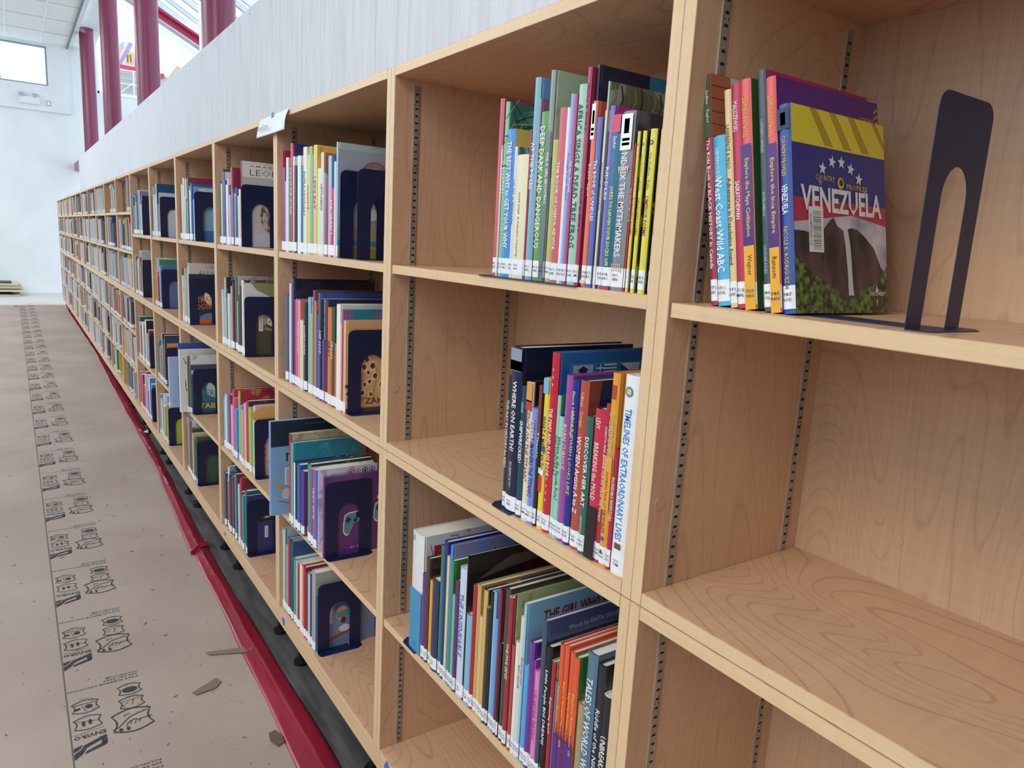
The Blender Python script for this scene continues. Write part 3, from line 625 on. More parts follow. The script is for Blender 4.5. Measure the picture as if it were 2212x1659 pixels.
def art_inca(A):
    A.rect(0, 0, 1, .999, '5c2c84'); A.text('LIGHTNING', .80, .89, .15, .028, 'f0a040'); A.text('BOLT', .85, .855, .09, .028, 'f0a040')
    for k in range(5): A.line([(.955, .83 + .03 * k), (.99, .85 + .03 * k)], .008, 'f0c040')
    A.rect(.955, 0, 1, .36, '8c8470'); A.rect(.955, .1, 1, .16, 'f0b030'); A.rect(.955, .01, 1, .06, 'd83060')
    A.spine_rect(.28, .72, '4c2878'); A.spine_rect(.0, .28, 'f0b030')
def art_maya(A): A.rect(.0, 0, .16, .999, '2c6a34'); A.spine_rect(.28, .72, '4c2878'); A.spine_rect(.0, .28, 'f0b030')
def art_bricks(A):
    A.rect(0, .55, 1, .999, 'b86848')
    for k in range(7): A.line([(0, .62 + .055 * k), (1, .62 + .055 * k)], .004, '7a3c2c')
    A.rect(.18, .72, .5, .999, 'c8d0d0'); A.poly([(.12, .80), (.28, .80), (.26, .70), (.3, .60), (.24, .58), (.2, .68), (.14, .58), (.10, .60), (.15, .72)], '28303c'); A.oval(.2, .86, .05, '201c20'); A.rect(.14, .79, .27, .84, 'd8d0c8'); A.rect(.5, .8, 1, .999, '7fb0b4')
    A.spine_rect(.73, .995, '44603c')
def art_sask(A): A.rect(0, 0, .14, .999, '3c4c78'); A.rect(0, 0, .06, .8, '6c5430')
def art_berries(A):
    for k in range(26):
        a = k * .5; A.line([(.5 + .5 * math.cos(a * 1.7), .9 + .12 * math.sin(a)), (.3 + .6 * math.cos(a * 2.3) * .6, .76 + .14 * math.sin(a * 1.3))], .006, 'a8c098' if k % 2 else '24382c')
    for u, v, r_ in ((.42, .76, .12), (.66, .86, .13), (.56, .80, .10), (.72, .77, .10)): A.oval(u, v, r_ * 1.06, '3c1c20'); A.oval(u, v, r_, 'b04048'); A.oval(u - .03, v + .03, .03, 'd8a0a0')
def art_why(A):
    A.rect(0, 0, 1, .999, 'e8cc60'); A.rect(0, .45, 1, .62, 'c058a0'); A.rect(0, .28, 1, .45, '68b8a0'); A.rect(0, .13, 1, .28, 'e8c040'); A.rect(0, 0, 1, .13, 'e07c38')
    A.oval(.62, .86, .14, '2c7078', 1.6); A.oval(.62, .80, .10, '7c2840', 1.2)
def art_hope(A):
    A.poly([(.0, .0), (1, 0), (1, .42), (.6, .40), (.25, .32), (.08, .2), (.0, .1)], '2c2428'); A.poly([(.1, .999), (1, .999), (1, .6), (.6, .72)], '7c4c68'); A.oval(.12, .40, .10, 'd89070', 1.5)
def art_girl(A):
    n = 14
    A.poly([(0, .0), (0, .60)] + [(i / n, .60 + .20 * math.sin(i / n * 1.5)) for i in range(n + 1)] + [(1, .62)] + [(1 - i / n, .50 + .12 * math.sin((1 - i / n) * 1.5)) for i in range(n + 1)], '30343c'); A.spine_rect(0, .72, '6c7478')
def art_hexa(A):
    A.rect(.38, .3, 1, .999, '4c9cc0')
    for i in range(11):
        for j in range(7): A.mb.face([A.P(.41 + .055 * i + .004 * math.cos(t), .6 + .06 * j + .004 * math.sin(t) + .015 * (i % 2)) for t in (0, 1.05, 2.1, 3.14, 4.2, 5.2)], mat('3a80a4', .4))
    A.d += .00005
    for u, v in ((.1, .9), (.26, .9), (.18, .78), (.1, .66), (.3, .68)): A.oval(u, v, .09, '343650', 1, 6)
    A.oval(.86, .78, .12, 'b030a8', 1.2); A.oval(.70, .74, .06, 'b030a8'); A.line([(.5, .99), (.62, .84)], .004, '203c58'); A.line([(.6, .97), (.7, .8)], .004, 'c8c050')
def art_olive(A):
    for k in range(18):
        u = .04 + .055 * k; A.line([(u, .99), (u + .02, .93), (u - .03, .86 - .03 * (k % 3)), (u - .01 - .02 * (k % 2), .78)], .012, ('9a9874', '3a3c2c', '7c7c5c')[k % 3])
    A.poly([(.2, .70), (.45, .88), (.62, .72)], '2c2c4c'); A.poly([(.62, .6), (.8, .84), (.9, .6)], 'a8a8b0')
def art_jokes(A): A.poly([(.02, .80), (.14, .84), (.14, .66), (.1, .62), (.02, .72)], 'e8e0dc'); A.oval(.09, .74, .05, 'c04048', 1.4); A.poly([(0, .1), (.12, .16), (.16, .58), (.04, .52)], '8c8c90'); A.poly([(0, .26), (.14, .32), (.12, .42), (0, .38)], '4c8030'); A.spine_rect(.90, .998, 'd03c58'); A.spine_rect(0, .02, 'c83048')
def art_hendrix(A):
    for k in range(5):
        z0 = .03; A.spine_rect(.15, .155, 'e8d8c8', .1 + .16 * k, .2 + .16 * k)
        x = .004 - .0042; th = A.th; A.sp.face([(x, -th * (.08 + .17 * k), .115 * A.h), (x, -th * (.23 + .17 * k), .115 * A.h), (x, -th * (.155 + .17 * k), .15 * A.h)], mat('e8c8a0', .5))
        A.sp.face([(x, -th * (.08 + .17 * k), .70 * A.h), (x, -th * (.23 + .17 * k), .70 * A.h), (x, -th * (.155 + .17 * k), .66 * A.h)], mat('f0c4b4', .5))
    A.spine_rect(.79, .985, 'f4f4f6', .08, .94); A.spine_rect(.88, .96, 'e8d860', .3, .7); A.spine_rect(.815, .83, '606468', .2, .8); A.spine_rect(.84, .855, '606468', .2, .8)
def art_bravo(A): A.spine_rect(.80, .985, 'f4f4f6', .05, .9); A.spine_rect(.88, .95, 'e8d860', .25, .7); A.spine_rect(.82, .835, '505458', .15, .75); A.spine_rect(.845, .86, '505458', .15, .75); A.spine_rect(.02, .04, 'c8e0e8')
def art_sparkle(A):
    rr = random.Random(2)
    for k in range(22): A.star(rr.uniform(.01, .3), rr.uniform(.05, .95), .006, 'c8d4e0')
    x = .004 - min(.004, A.th * .22) * .9 - .0004; A.sp.face([(x, -A.th * (.5 + .26 * math.cos(t * .7)), A.h * .92 + A.th * .26 * math.sin(t * .7)) for t in range(9)], mat('3c3460', .5))
    A.sp.face([(x - .0001, -A.th * (.5 + .14 * math.cos(t * .7)), A.h * .92 + A.th * .14 * math.sin(t * .7)) for t in range(9)], mat('d8d4e4', .5))
def art_earth(A):
    n = 16
    A.poly([(.06 + .9 * i / n, .70 + .16 * math.sin(math.pi * i / n)) for i in range(n + 1)] + [(.96 - .9 * i / n, .68 + .16 * math.sin(math.pi - math.pi * i / n)) for i in range(n + 1)], '244890'); A.poly([(0, 0), (.2, 0), (.12, .1), (0, .06)], '3c90b8')
    A.spine_rect(.86, .99, '8c98b0'); A.spine_rect(.88, .92, 'b84c60'); A.spine_rect(.863, .88, '70a048')
def art_flags(A):
    v0, v1 = .845, .93
    A.rect(.08, v0 - .01, .999, v1 + .01, '3c84c0')
    A.rect(.11, v0, .27, v1, 'a8c4e0'); A.oval(.19, v0 + .05, .03, '28304c'); A.line([(.14, v0 + .01), (.24, v0 + .035)], .008, '28304c'); A.line([(.24, v0 + .01), (.14, v0 + .035)], .008, '28304c'); A.poly([(.14, v1 - .03), (.24, v1 - .03), (.19, v1 - .005)], '28304c')
    A.rect(.30, v0, .47, v1, 'f0f2f4')
    for k in range(4): A.rect(.30, v0 + .0189 * k + .0095, .47, v0 + .0189 * k + .0189, '2868b0')
    A.rect(.30, v1 - .042, .36, v1, '2868b0'); A.rect(.30, v1 - .025, .36, v1 - .017, 'f0f2f4'); A.rect(.326, v1 - .042, .334, v1, 'f0f2f4')
    A.rect(.50, v0, .67, (v0 + v1) / 2, 'c83040'); A.rect(.50, (v0 + v1) / 2, .67, v1, 'f0f0f0'); A.poly([(.50, v0), (.58, (v0 + v1) / 2), (.50, v1)], '2c4c90')
    A.rect(.70, v0, .757, v1, '207048'); A.rect(.757, v0, .813, v1, 'f0f0f0'); A.rect(.813, v0, .87, v1, 'c03040'); A.rect(.89, v0, .999, v1, 'c02c34'); A.rect(.89, v0 + .02, .999, v1 - .02, 'e8b030')
    A.rect(.06, .70, .999, .80, '1c3060'); A.rect(.07, .55, .4, .65, 'c83058')
def art_mela(A): A.text('by Melanie', .45, .78, .5, .03, 'd0d8e8'); A.rect(.44, .62, .50, .70, 'a8b0bc'); A.poly([(0, .5), (.08, .62), (.12, .999), (0, .999)], '9c4a3c')
def art_mold(A): A.spine_rect(0, .36, '141214'); A.poly([(0, .3), (1, .55), (1, 0), (0, 0)], '181414'); A.oval(.1, .55, .08, '181414')
def art_sci(A): A.spine_rect(.30, .58, 'efa235'); A.spine_rect(.87, .94, 'c84030', .3, .8); A.spine_rect(.14, .16, '3c5cb0', .3, .7); A.spine_rect(.07, .09, '6c3c78', .3, .6)
def art_time(A):
    x = .004 - .0041; cy, cz, r_ = -A.th * .45, A.h * .92, A.th * .27
    A.sp.face([(x, cy + r_ * math.cos(t * .393), cz + r_ * math.sin(t * .393)) for t in range(16)], mat('2f86c8', .5)); A.sp.face([(x - .0002, cy + r_ * .7 * math.cos(t * .393) * (1 if t % 2 else .8), cz + r_ * .7 * math.sin(t * .393) * (1 if t % 2 else .8)) for t in range(16)], mat('f4c838', .5))
    A.spine_rect(.135, .165, '6c5040', .3, .75)
def art_map(A): A.spine_rect(.90, .998, '78b8e8'); A.spine_rect(.25, .36, 'd83030', .1, .7); A.spine_rect(.37, .41, 'f4f4f0'); A.spine_rect(.52, .56, '2c6a90', .3, .9)
def art_mapsred(A):
    art_flags(A)
    for v in (.90, .86, .82, .30, .26, .22, .18): A.spine_rect(v, v + .015, 'f4e8e8', .46, .54)
def art_tit(A): A.spine_rect(.62, .998, '7c3430')
def art_sciT(A): A.spine_rect(.86, .998, 'e89c48'); A.spine_rect(.80, .87, 'c83838')
def art_blips(A):
    A.poly([(0, 0), (1, 0), (1, .40), (0, .53)], '3c94c4'); A.oval(.62, .18, .40, '1c2040', .9)
    for s_, u, c in (('B', .10, 'c83040'), ('L', .27, 'c89030'), ('I', .40, '308c50'), ('P', .47, '3888c0'), ('S', .62, 'c84c70')): A.text(s_, u, .77, .14 if s_ != 'I' else .045, .145, c, bold=.06)
    A.text('ON A', .80, .89, .17, .04, '282828'); A.line([(.06, .93), (.10, .80), (.17, .80)], .006, 'c83050'); A.line([(.2, .93), (.5, .93), (.5, .86)], .006, '40a0c8'); A.line([(.26, .97), (.34, .97), (.34, .90), (.6, .90)], .006, '308c50'); A.line([(.7, .96), (.8, .96), (.8, .88)], .006, 'c84c70')
    A.spine_rect(0, .53, '3c94c4')
    for k in range(8): A.spine_rect(.97 - .006 * k, .973 - .006 * k, 'c04050' if k % 2 else '40a0c0', .1, .3)
def art_rebecca(A): A.text('Written by', .25, .90, .15, .02, '3c3c60', shear=.3); A.text('Rebecca Donnelly', .42, .90, .42, .028, '3c3c60', fit=False)
def art_newton(A): A.rect(0, 0, 1, .999, '2a2420'); A.poly([(.3, .55), (.45, .78), (.62, .86), (.8, .84), (.95, .7), (1, .5)], '5c1c1c'); A.poly([(.08, .82), (.4, .94), (.95, .95), (.95, .9), (.4, .86)], '6a5a50')
def art_thegirl(A): A.text('THE GIRL WHO COULD', .16, .86, .84, .07, '8c2430', bold=.03)
def art_yasuda(A): A.text('Words by ANITA YASUDA · Art by YUKI', .20, .90, .78, .04, 'c0c8d8'); A.text('UP HO', .22, .68, .7, .14, '1c2468', bold=.03, shear=.25); A.poly([(0, .4), (.1, .6), (.05, .7), (.1, .8), (0, .8)], '5c7088')
def art_ships(A): A.text('CJ', .35, .62, .25, .14, '4858a0', bold=.02, shear=.3); A.poly([(.1, .4), (1, .55), (1, .2), (0, .2)], '20281c')
def art_unb(A): A.rect(0, 0, 1, .999, '1c1c22')
def art_explore(A):
    A.spine_rect(0, .42, '582c88'); x = .004 - .0037
    for k, (a, z) in enumerate(((.1, .42), (.3, .50), (.5, .44), (.7, .54), (.9, .46))): A.sp.face([(x - .0002, -A.th * (a - .1), .41 * A.h), (x - .0002, -A.th * (a + .1), .41 * A.h), (x - .0002, -A.th * a, z * A.h)], mat('582c88', .4))
def art_circle(A):
    A.rect(.0, 0, 1, .999, 'a8b4c4'); A.oval(.45, .78, .18, 'b06068', .95); A.oval(.45, .78, .155, '84888c', .95); A.rect(.40, .70, .50, .86, 'c0ac90'); A.oval(.36, .81, .035, 'd0ccc4'); A.oval(.54, .81, .035, 'd0ccc4')
    for k in range(5): A.line([(.78, .70), (.72 + .06 * k, .92)], .008, '3c4858')
    A.rect(.0, 0, 1, .30, 'b0a070'); A.rect(0, .12, 1, .17, '3c8cc0'); A.rect(0, 0, 1, .10, 'a0983c')
    for k in range(6): A.rect(.3 + .05 * k, .3, .32 + .05 * k, .6, 'b09c78')
    A.oval(.42, .42, .07, 'd8d4d0')
def art_berry(A): A.poly([(.2, .999), (1, .999), (1, .86), (.6, .90), (.35, .92)], 'dcb868'); A.oval(.18, .80, .09, '8c2c30', 1.3); A.poly([(.1, .86), (.18, .84), (.26, .87), (.18, .90)], '3c5c2c')
def art_flowers(A):
    for u, v, r_ in ((.30, .58, .035), (.26, .50, .04), (.38, .51, .045), (.32, .44, .028), (.42, .40, .04), (.34, .34, .03), (.27, .31, .03), (.52, .30, .045), (.24, .22, .035), (.36, .20, .03), (.02, .30, .03), (.03, .22, .03), (.04, .15, .03)): A.oval(u, v, r_ * 1.35, 'f0dca8', 1.2); A.oval(u, v, r_ * .75, '6c3c2c', 1.2)
    A.line([(.38, .08), (.40, .25), (.45, .42), (.40, .55)], .008, 'a87848'); A.text('ZAHRA M', .28, .10, .55, .06, '3c3030', bold=.0, shear=0); A.rect(0, 0, 1, .06, '5c4858')
def art_game(A):
    A.rect(0, 0, 1, .999, '66387c'); A.poly([(.1, .999), (.6, .999), (.25, .55), (0, .6)], '76488c')
    def pad(cu, cv, s):
        out = [(-.5, -.75), (-.62, -.55), (-.6, 0), (-.5, .55), (-.2, .7), (.3, .72), (.6, .55), (.62, .2), (.35, 0), (.1, -.05), (-.02, -.35), (-.2, -.75), (-.35, -.85)]
        A.poly([(cu + s * 1.14 * a, cv + s * 1.14 * b_ * A.w / A.h) for a, b_ in out], 'f4e0b0'); A.poly([(cu + s * a, cv + s * b_ * A.w / A.h) for a, b_ in out], '4c94b8')
        for a, b_ in ((-.3, .35), (-.42, .22), (-.18, .22), (-.3, .09)): A.oval(cu + s * a, cv + s * b_ * A.w / A.h, .10 * s, '1c2430')
        A.oval(cu + s * .25, cv + s * .15 * A.w / A.h, .15 * s, '203040'); A.rect(cu + s * .3, cv + s * .3 * A.w / A.h, cu + s * .7, cv + s * .75 * A.w / A.h, '201820')
    pad(.42, .40, .20); pad(1.0 - .12, .50, .18); A.text('AM', .80, .66, .19, .09, 'ece4e8', bold=.05); A.rect(.12, .06, .72, .12, '6c2c90'); A.text('BY THE', .4, .075, .2, .02, 'd8c8e0'); A.poly([(.84, .12), (.999, .16), (.999, .3), (.86, .28)], '2c2420'); A.rect(.13, .35, .16, .62, 'e8e4ec')
def art_icons(A):
    for k, c in enumerate(('c83840', 'c8a828', '303c48', '2c6cb0')): A.oval(.55 + .12 * k, .93, .05, c); A.oval(.55 + .12 * k, .93, .036, 'eceef2'); A.oval(.55 + .12 * k, .925, .02, c, 1.3)
    A.text('VIDEO GAME ENCYCLOPEDIA', .1, .90, .4, .035, '6c94c0')
def art_ski(A):
    A.rect(0, 0, 1, .999, 'b0b8b0'); A.poly([(0, 0), (1, 0), (1, .72), (0, .72)], '7c90c0'); A.oval(.44, .50, .13, '3c5cb0', 1.1); A.oval(.44, .42, .11, 'd89c94', 1.1); A.poly([(.34, .44), (.56, .47), (.57, .38), (.36, .36)], '4c9c90'); A.oval(.46, .33, .045, '701c24', 1.2); A.poly([(.15, .10), (.6, .22), (.6, .17), (.15, .06)], 'a05038'); A.oval(.48, .22, .10, 'e4e8f0', .6); A.barcode(.17, .32, .10, .26); A.text('Olympics', .20, .60, .40, .06, '3c5498', bold=.0, shear=.3)
def art_cat(A):
    A.rect(0, 0, 1, .999, 'c8c8c8'); A.rect(0, .82, 1, .999, 'ecebe9'); A.text('A M A Z I N G', .12, .94, .6, .015, '404040'); A.text('LEOPARDS', .12, .84, .9, .07, '505054', bold=-.01)
    A.oval(.52, .38, .24, M_FUR, 1.3); A.poly([(.34, .52), (.38, .62), (.46, .55)], M_FUR); A.poly([(.58, .55), (.68, .62), (.70, .50)], M_FUR); A.rect(0, 0, 1, .16, 'd4d4d8'); A.text('LEO', .38, .52, .36, .10, '3c3c90', bold=.02); A.oval(.45, .40, .02, '3c4430'); A.oval(.58, .40, .02, '3c4430')
def art_sloth(A):
    A.rect(0, 0, 1, .999, 'e8e8ee'); A.poly([(.1, .999), (.9, .999), (.8, .86), (.55, .80), (.5, .70), (.42, .70), (.4, .82), (.2, .9)], '8c9c6c'); A.rect(.0, 0, 1, .66, '4c4c44'); A.poly([(.28, .66), (.6, .66), (.62, .48), (.3, .42)], '9ca488'); A.oval(.45, .48, .09, 'e4e0c8'); A.oval(.40, .47, .014, '2c2820'); A.oval(.49, .47, .014, '2c2820'); A.poly([(.3, .36), (.52, .32), (.62, .44), (.58, .46), (.5, .36), (.32, .4)], '8c8c70'); A.barcode(.22, .34, .07, .26)
def art_pinkfl(A):
    A.rect(0, 0, 1, .999, 'f0c8cc'); A.oval(.2, .86, .25, 'e8b870', .6); A.oval(.55, .75, .2, 'a8ccd0', .6); A.oval(.1, .5, .08, 'c84c70'); A.oval(.62, .30, .09, '5c3428'); A.rect(.5, .0, .8, .18, 'e06878'); A.oval(.3, .20, .1, '88b04c', .5)
    for k in range(9): A.oval(.05 + .1 * (k % 4), .3 + .09 * (k // 3), .02, 'c86080')
def art_monkey(A): A.rect(0, 0, 1, .999, '34387c'); A.line([(.2, .55), (.5, .58), (.45, .4), (.55, .2)], .05, '1c1c28'); A.line([(.3, .6), (.7, .62)], .04, 'e0a840'); A.barcode(.3, .25, .06, .2)
def art_croc(A):
    A.rect(0, 0, 1, .999, '1c3450'); A.rect(0, .78, 1, .82, 'a83c30'); A.oval(.5, .55, .2, 'e8dcb8', 1.0); A.oval(.5, .60, .08, '6c7c58', .5); A.text('TWATER', .16, .43, .42, .12, 'e08c3c', bold=.02, rot=.08); A.text('OCODILE', .15, .29, .44, .12, 'e07830', bold=.02, rot=.08); A.oval(.5, .12, .3, '4c90c0', .4); A.poly([(.2, 0), (.5, 0), (.4, .14), (.2, .1)], 'd86840')
def art_alli(A): A.rect(0, .0, 1, .999, 'd4d2cc'); A.text('A M A Z I N G', .3, .93, .6, .014, '505050'); A.text('ALLIGATOR', .18, .80, .95 * .82, .075, '404448', bold=-.01)
def art_sea(A): A.rect(0, 0, 1, .999, '7cb4d8'); A.rect(.08, .80, 1, .97, 'dce8f0'); A.text('A M A Z I N G', .2, .94, .6, .012, '505050'); A.text('SEA LIONS', .2, .83, .75, .08, '2c5c90', bold=-.01); A.oval(.55, .4, .2, '3c4848', 1.4); A.rect(0, 0, 1, .2, '2c78b8')
def art_v(A): A.rect(0, 0, 1, .999, 'e9e9e4'); A.text('V', .07, .76, .10, .11, '404040', bold=-.01); A.oval(.42, .45, .32, '303030', 1.35); A.barcode(.12, .38, .07, .22)
def art_gator(A): A.rect(0, 0, 1, .999, '2c5878'); A.rect(0, .82, 1, .9, 'd0d4cc'); A.oval(.5, .50, .2, 'b8ccd4'); A.text('IBERIAN', .15, .36, .6, .12, '3c90b0', bold=.02); A.text('WHITE', .15, .23, .55, .12, '3080a8', bold=.02); A.text('TAILED', .15, .10, .6, .11, 'e0d040', bold=.02)
def art_m(A): A.rect(0, 0, 1, .999, '8cb4e0'); A.rect(0, .73, 1, .999, '1c3048'); A.text('for Strong & Tiny', .45, .94, .4, .02, '8090a0', shear=.3); A.text('M', .20, .57, .15, .09, '24405c', bold=.0); A.barcode(.18, .32, .07, .18); A.oval(.12, .30, .05, 'e0a040', .6); A.oval(.2, .22, .06, 'e4d4d0', 1.2); A.line([(.1, .15), (.3, .1), (.4, .2)], .008, '4c6c90'); A.oval(.3, .3, .04, 'd8a070', .5)
ARTS = {('A1', 7): art_venezuela, ('A1', 6): art_inca, ('A1', 4): art_maya, ('A1', 0): art_bricks, ('A1', 3): art_sask, ('B1', 2): art_berries, ('B1', 3): art_why, ('B1', 5): art_hope, ('B1', 10): art_girl, ('B1', 18): art_hexa, ('B1', 21): art_olive, ('B1', 25): art_jokes, ('B1', 26): art_hendrix, ('B1', 19): art_bravo, ('B1', 28): art_sparkle, ('B1', 29): art_sparkle, ('B1', 30): art_sparkle, ('B1', 31): art_sparkle,
        ('B2', 1): art_earth, ('B2', 7): art_mapsred, ('B2', 12): art_mela, ('B2', 14): art_mold, ('B2', 16): art_sci, ('B2', 18): art_time, ('B2', 6): art_map, ('B2', 5): art_tit, ('B2', 3): art_sciT,
        ('B3', 0): art_blips, ('B3', 8): art_rebecca, ('B3', 13): art_newton, ('C1', 27): art_circle, ('C1', 17): art_berry, ('C2', 25): art_flowers, ('C3', 8): art_icons, ('C4', 16): art_ski}
_SUNDAY = None
ROWS = {}
ROWS['B1'] = (1.506, """
1202|15|12|326|d65a68|b03a5c||
1187|5|12|241|e9e2da|d8d8cc||
1182|13|12|318|86c69c|41705a|You're a POET|f4f4f0
1169|26|12|268|4a90e0|e6cf62|THE BEST WHY to GET YOUR WHY|f2f0e0
1143|9|12|236|e4e4ea|2f7a80|LOL JOT  to Writing Jokes|252428
1134|38|12|220|efe3bd|e8c79c|HOPE WINS  A Collection of Inspiring|7a6580
1096|4|12|262|c23a55|a02a40|SINGING ABOUT FRIENDS|301018
1091|18|12|346|7fb4cc|6c9ddc|AT THE POLES|f4f4f0
1074|4|12|311|b08cb0|9a6488|IN THE DESERT|f0eef0
1069|24|12|287|62a648|4a8a38|DEEP DARK AND DANGEROUS|e8f2e4
1045|14|12|351|8f9a90|b9d4ae|FOR A GIRL BECOMING|f0f0e8
1031|16|12|238|c2bf70|b2ad5a||
1015|20|12|289|d8606a|b84050|THE BOOK OF USEFUL ADVICE|f6eee4
995|8|12|288|f0f0f2|3d9a9c||
987|9|12|308|8fb2ea|6b96d4|Goodnight Ocean Alphabet|3d6cc0
978|9|12|306|c24e86|a03a70|All the World|f4e8ee
969|21|12|319|a8d0b8|22262a|AFRICA SINGS A DEAD TREE FROG|2c4a40
948|7|12|343|b02c5c|8c2048|HOOP QUEENS 2|200a14
958|1|26|347|2a2c44|28304a||d070b0
939|20|12|290|f07a5a|d8604c|Bravo Cano|f7c4b0
919|14|12|264|5c6cb8|30344a|The BOOK of CANDLES|f0f0f8
928|4|32|317|cfdccd|6c6c4e||
901|6|12|273|e8dec2|c9bfa0|IN NAPOLEONIC TIMES POETRY IN MOVES|5a5450
895|6|12|241|2a2a34|1c1c24|KNOCK KNOCK WHO'S THERE?|6c86d8
890|11|12|278|7e74c8|c0328c|RIDDLES|f4f0fa
878|21|12|263|126a8a|0e4a66|JOKES TO LAUGH YOUR SOCKS OFF|f0ee70
857|28|12|265|86888c|3a3e44|NDRIX THE MYTHMAKERS|e8e8ea
830|4|12|218|c8304a|a02038|ALL TOGETHER NOW|f4e8e8
825|13|12|235|e6da48|121212|ACROSTIC POEMS|9a4030
812|15|12|234|e6da48|121212|CINQUAIN POEMS|9a4030
797|21|12|235|e6da48|121212|LIMERICK POEMS|9a4030
776|11|12|233|e6da48|121212|QUATRAIN POEMS|9a4030
""")
ROWS['B2'] = (1.062, """
1117|13|6|263|1e3440|1a2c34|THIS DAY IN HISTORY for KIDS|e8e8e8
1104|37|6|322|141c3c|131a3a|WHERE ON EARTH?|f4f4f4
1067|18|6|254|1b4a60|10202c|SHIPWRECKED!|f6f6f6
1049|18|6|265|efe4c8|18140f|SCIENCE ON THE TITANIC|b0402e
1031|19|6|220|7f95e0|6a80cc|HISTORY SMASHERS THE TITANIC|1c2550
1012|10|6|265|2a2224|8a3a34|Titanic|d8d8d8
1002|16|6|280|f0d838|d8be30|WHAT A MAP CAN DO|303860
986|22|6|328|c82038|1c6cb0|THE MAPS AND FLAGS BOOK|f6f0f0
963|10|6|256|98d4b8|2a8070|ASIAN ADVENTURES A-Z|204a40
953|13|6|222|9cd8c0|16302c|Where is the North Pole?|204a40
941|18|6|296|a850a0|8a3c88|BORN CURIOUS|f0c8a8
923|18|6|292|15308e|12286e|WHAT JEWISH LOOKS LIKE|d8c87c
905|24|6|294|b85040|1c2c58|WOMEN Artists A to Z|f4ece4
881|18|6|239|2f6a60|1e443e|DISCOVER HER ART|f4f4f0
862|26|6|256|d03048|181414|BREAKING the MOLD|f2dcd8
837|11|6|268|a83840|8a2c34|CHRISTO AND JEANNE-CLAUDE WRAP THE WORLD|f0e4e0
826|18|6|320|efa235|d68a28|INSPIRING TALES OF THE WORLD'S|503028
808|10|6|201|b02448|90203c|INCREDIBLE INVENTORS|f0dce0
798|31|6|322|f2f3f6|e6e8ee|TIMELINES OF EXTRAORDINARY LIVES|2f86c8
""")
ROWS['B3'] = (0.579, """
1480|59|2|305|e8e6e6|e4e2e2||c03038
1421|17|2|217|6a3c98|4a2a78||e0d8f0
1404|16|2|264|5a3a34|3c2420||b0906c
1388|16|2|215|f0ac30|d8942a||403010
1372|32|2|228|2a3060|5c3a2c||c0c4e0
1340|13|2|320|2f8478|2c4a9c||e8f0ec
1327|18|2|335|28327c|222e88||d8dcf4
1309|11|2|306|e8dc98|d0c480||504830
1298|11|2|335|3c90e0|8c88b8||f0f4fa
1287|9|2|304|4a9440|3a7c34||e0f0e0
1278|10|2|229|7fc4c0|4a9490||203c3c
1268|14|2|267|6c2c70|58245c||e8d8ec
1254|28|2|304|d0dff0|b8d0e8|THE UNSINKABLE|5a70a8
1226|5|2|339|1c1c1c|3a2c26|NEWTON|f0f0f0
1221|23|2|211|7fc0dc|c03c50||f0f0f0
1198|15|2|286|b02434|2e7a60||f0e0e0
1183|15|2|293|d8a860|caa06c||503820
1168|11|2|229|e0c890|c8b078||503820
1157|15|2|294|e0b868|1c2438||3c2c18
1142|13|2|262|3c4028|b0ac60||e0e0c0
1130|9|2|301|1e2026|16181c||d0d0d4
1120|11|2|305|90b8e0|7098c8||283c60
1110|13|2|253|5aace8|3c8ccc||f4f4f4
1097|10|2|321|8c2848|70203a||f0d8e0
1086|7|2|209|262424|1a1818||f0f0f0
1079|17|2|332|4a4a3e|2e2c26||e0dcc8
1063|15|2|321|a83040|c0bc8c|THE FIVE SIDES|f0dcdc
1048|4|2|329|8c1c38|b8bc88||f0d8dc
1044|10|2|228|c0503c|a04030||f4e8e0
1034|12|2|240|f0f0f0|d8d8d4||303030
1021|9|2|299|e8e4d0|cccab4|WHO CAN LIVE|383028
1013|9|2|329|a8d4e4|8cc4dc|THE GIRL WHO COULD|c04030
1003|14|2|209|5ab0e4|4898cc||f0f4f8
990|16|2|263|6c3c9c|54307c||e8e0f0
974|6|2|232|a83ca0|8c3084||f4e0f0
967|14|2|216|f08cc0|d874a8|LULLABY FOR THE KING|a0306c
954|14|2|325|42506c|4a5c88||d8e4f0
939|17|2|282|141414|101010|Little People BIG DREAMS|f0f0f0
922|12|2|260|b82438|98c088|Engineering Spark|f4e4e4
910|10|2|226|5c7c9c|486484||f0c0a0
900|13|2|306|e8603c|b01c40|Explore Ancient China|f4c040
887|13|2|309|e8603c|e06030|Explore Ancient Mesopotamia|f4c040
874|14|2|304|e8603c|d85830|Explore Ancient Rome|f4c040
860|15|2|302|e8603c|2f8038|Explore Ancient Greece|f4c040
845|19|2|223|b09c78|988460||403420
826|26|2|331|5c7890|48647c|TALES OF WORLD WAR II|e8f0f4
800|17|2|320|26282c|1a2024|Riddle of the Nile|d0dce0
783|21|2|275|1c1c20|e8e8e8|UNBREAKABLE|f0f0f0
762|12|2|230|3c2424|201818|Did You Know|e8d0c8
750|28|2|308|b02040|981c38|BATTLE OF|f0c8b0
""")
ROWS['A1'] = (1.5, """
669|12|30|315|a82040|a05848|The Kids Book of BLACK HISTORY in Canada|f4eef0
657|21|30|229|4ab4dc|3a9cc8|West Coast Wild ABC|f4f8fa
636|12|30|289|e8c890|d8d0c0|Adventures in Desolation Sound|4c4438
624|15|30|295|c42450|303048|SASKATCHEWAN|f6e8ec
610|27|30|298|e86058|2f7038|Explore the Maya Civilization|f2c040
583|13|30|306|48505c|b02858|SOUTH AMERICA|c8ccd0
570|15|30|295|e86058|5c2c80|Explore the Inca Empire|f2c040
555|18|30|259|2c4c9c|24409c|VENEZUELA|f4f4f4
""")
